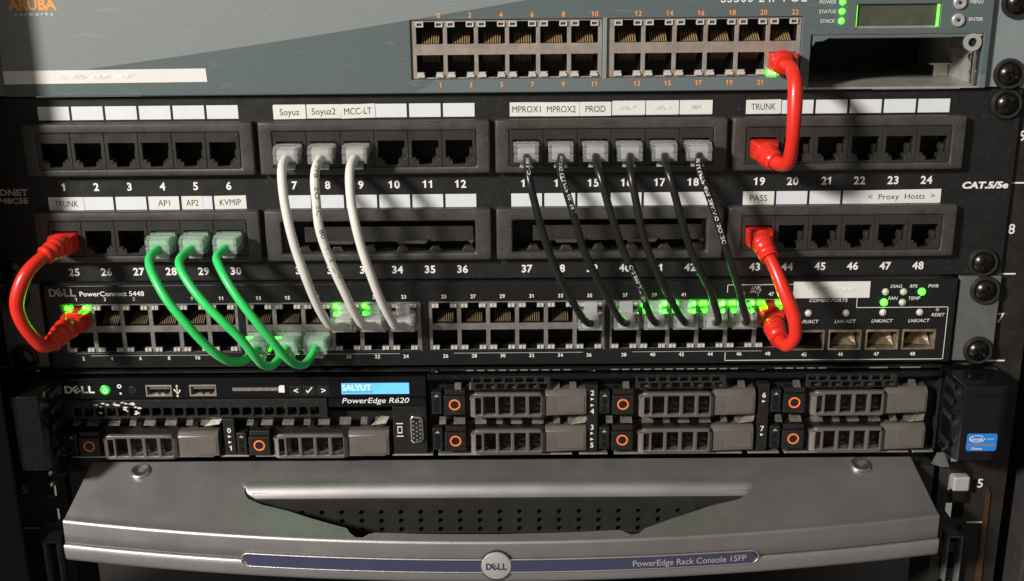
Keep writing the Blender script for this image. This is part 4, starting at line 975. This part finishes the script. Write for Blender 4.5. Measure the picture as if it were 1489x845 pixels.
def core(pl, x, y, z, up, cm):
    s = -1 if up else 1
    g = G()
    for k in range(8):                       # eight fanned wires, then the clamped jacket end
        a = x-4.2+1.2*k; b = x-2.6+.74*k
        g.add([(b-.34,y-6.5,z-1.7), (b+.34,y-6.5,z-1.7), (b+.34,y-6.5,z+1.9), (b-.34,y-6.5,z+1.9), (a-.45,y+5,z+1.2*s-.8), (a+.45,y+5,z+1.2*s-.8), (a+.45,y+5,z+1.2*s+1.2), (a-.45,y+5,z+1.2*s+1.2)], [(0,1,2,3), (7,6,5,4), (0,4,5,1), (1,5,6,2), (2,6,7,3), (3,7,4,0)])
    g.box(x-3.9, x+3.9, y-10.4, y-6.7, z-2.5, z+2.3)
    part('wire_bundle', g, cm, pl, org=(x, y, z), bev=.2, seg=1)
def cable_text(pts, r, txt, start, h, ang, parent, ma, gap=1.0):
    fr = frames(pts); S = [0]
    for a, b in zip(fr, fr[1:]): S.append(S[-1]+(b[0]-a[0]).length)
    view = Vector((11, -527, 160))
    vs_, fs, a0, b0 = tmesh(txt, -.002, 0); sc = h/CAP; out = []
    for vx, vy in vs_:
        s = start+(vx-a0)*sc*gap; s = min(max(s, 0), S[-1]-.01); k = 0
        while k < len(S)-2 and S[k+1] < s: k += 1
        t = (s-S[k])/max(1e-6, S[k+1]-S[k]); p = fr[k][0].lerp(fr[k+1][0], t); T = fr[k][1].lerp(fr[k+1][1], t).normalized()
        d = (view-p); d = (d-T*d.dot(T)).normalized(); e = T.cross(d)
        ph = ang+(vy*sc-h/2)/r
        out.append(tuple(p+(d*math.cos(ph)+e*math.sin(ph))*(r+.04)))
    part('printed_lettering', G().add(out, fs), ma, parent)
def clear_cable(key, n0, n1, colour, r, colname, lab, prints=()):
    row = 1 if n0 <= 24 else 2
    pts = spline(PATHS[key]); z0 = (63.4, 21.85)[row-1]
    cb = thing('patch_cable', lab, 'cable', (pts[0].x, -5, z0), f'{colname} patch cables')
    mt = {'white': 'whitec', 'green': 'greenc', 'black': 'blackc'}[colname.split()[-1]]
    part('jacket', G().tube(pts, r, 14), mt, cb, smooth=60)
    cm = {'whitec': 'core_white', 'greenc': 'core_green', 'blackc': 'core_grey'}[mt]
    ends.append((plug(cb, pts[0].x, YM+.4, z0, False, mt), pts[0].x, YM+.4, z0, False, cm))
    up = n1 % 2 == 1
    ends.append((plug(cb, pts[-1].x, YS+.5, -18.2 if up else -29.0, up, mt), pts[-1].x, YS+.5, -18.2 if up else -29.0, up, cm))
    for txt, st, h, ang, ma in prints: cable_text(pts, r, txt, st, h*.9, ang, cb, ma, 1.3)
clear_cable('white7', 7, 19, 'white', 2.05, 'white', 'plain white patch cable plugged in under the Soyuz label')
clear_cable('white8', 8, 21, 'white', 2.05, 'white', 'white patch cable with black printed lettering under the Soyuz2 label', [('NO.568  ISO/IEC 11801 ANSI/TIA', 17, 2.5, -.35, 'ink')])
clear_cable('white9', 9, 23, 'white', 2.05, 'white', 'plain white patch cable plugged in under the MCC-LT label')
for k, n1, lb in ((28, 14, 'AP1'), (29, 16, 'AP2'), (30, 18, 'KVMIP')): clear_cable(f'green{k}', k, n1, 'green', 2.0, 'green', f'green patch cable with clear plugs under the {lb} label')
clear_cable('black13', 13, 35, 'black', 1.75, 'thin black', 'thin black patch cable with short white print under the MPROX1 label', [('568.2-D', 18, 1.7, -.2, 'white')])
clear_cable('black14', 14, 37, 'black', 1.75, 'thin black', 'thin black patch cable with white print under the MPROX2 label', [('28AWG U/UTP 60136 J', 16, 1.7, -.3, 'white')])
clear_cable('black15', 15, 39, 'black', 1.75, 'thin black', 'thin black patch cable under the PROD label, white print near its lower end', [('C-2.895-AIT/ISH', 70, 1.8, 0, 'white')])
clear_cable('black16', 16, 41, 'black', 1.75, 'thin black', 'plain thin black patch cable under the smudged label next to PROD')
clear_cable('black17', 17, 43, 'black', 1.75, 'thin black', 'plain thin black patch cable under the middle one of three smudged labels')
clear_cable('black18', 18, 45, 'black', 1.75, 'thin black', 'thin black patch cable with long white print beside the red cables', [('30 U/UTP 4PR 28AWG ISO/IEC', 19, 1.8, .1, 'white')])
for e_ in ends:
    core(*e_)
    if e_[5] == 'core_green':
        e_[0].material_slots[0].link = 'OBJECT'; e_[0].material_slots[0].material = K['clearg']
def red_cable(key, label, ends, boots):
    pts = spline(PATHS[key], .8); L_ = [0]
    for a, b in zip(pts, pts[1:]): L_.append(L_[-1]+(b-a).length)
    tot = L_[-1]; R0 = 3.1
    cb = thing('patch_cable', label, 'cable', tuple(pts[0]), 'red booted patch cables')
    part('jacket', G().tube(pts, lambda k: R0+.18*math.sin(L_[k]*.16+.5), 16), 'red', cb, smooth=60)
    for e, (x, y, z, up) in enumerate(ends):
        s = 1 if up else -1
        g = G().add([(x-6.0,y+6,z-3.8), (x+6.0,y+6,z-3.8), (x+6.0,y+6,z+3.8), (x-6.0,y+6,z+3.8), (x-6.0,y-6.5,z-4.2), (x+6.0,y-6.5,z-4.2), (x+6.0,y-6.5,z+4.2), (x-6.0,y-6.5,z+4.2), (x-4.6,y-11,z-3.6), (x+4.6,y-11,z-3.6), (x+4.6,y-11,z+3.4), (x-4.6,y-11,z+3.4)],
            [(3,2,1,0), (0,1,5,4), (1,2,6,5), (2,3,7,6), (3,0,4,7), (4,5,9,8), (5,6,10,9), (6,7,11,10), (7,4,8,11), (8,9,10,11)])
        pl = part('plug', g, 'red', cb, org=(x, y, z), bev=.9, seg=3, smooth=40)
        part('latch', G().box(x-2.9, x+2.9, y-7.5, y+5, z+s*4.5-.5, z+s*4.5+.9*s), 'red', pl, org=(x, y, z), bev=.35)
        a, b = boots
        seg = [k for k in range(len(pts)) if a <= (L_[k] if e == 0 else tot-L_[k]) <= b]
        sp_ = [pts[k] for k in seg]; dd = [(L_[k] if e == 0 else tot-L_[k])-a for k in seg]
        part('boot', G().tube(sp_, lambda k: max(3.3, 5.3-.105*dd[k]+(.62 if (dd[k] % 3.0) > 1.4 and dd[k] > 2.5 else 0)), 18), 'red', pl, org=(x, y, z), smooth=50)
red_cable('red19', 'red booted cable hanging from the slate switch over white label strips', [(129.4, YA+1, 102.2, False), (122.8, YM+.4, 63.2, False)], (11, 24))
red_cable('red25', 'red booted cable looping past the shaded left post under a TRUNK label', [(-203.2, YM+.4, 21.7, False), (-202.9, YS+.5, -17.6, True)], (11, 27))
red_cable('red43', 'red booted cable looping down from under the PASS label', [(122.8, YM+.4, 21.7, False), (130.9, YS+.5, -17.6, True)], (11, 26))
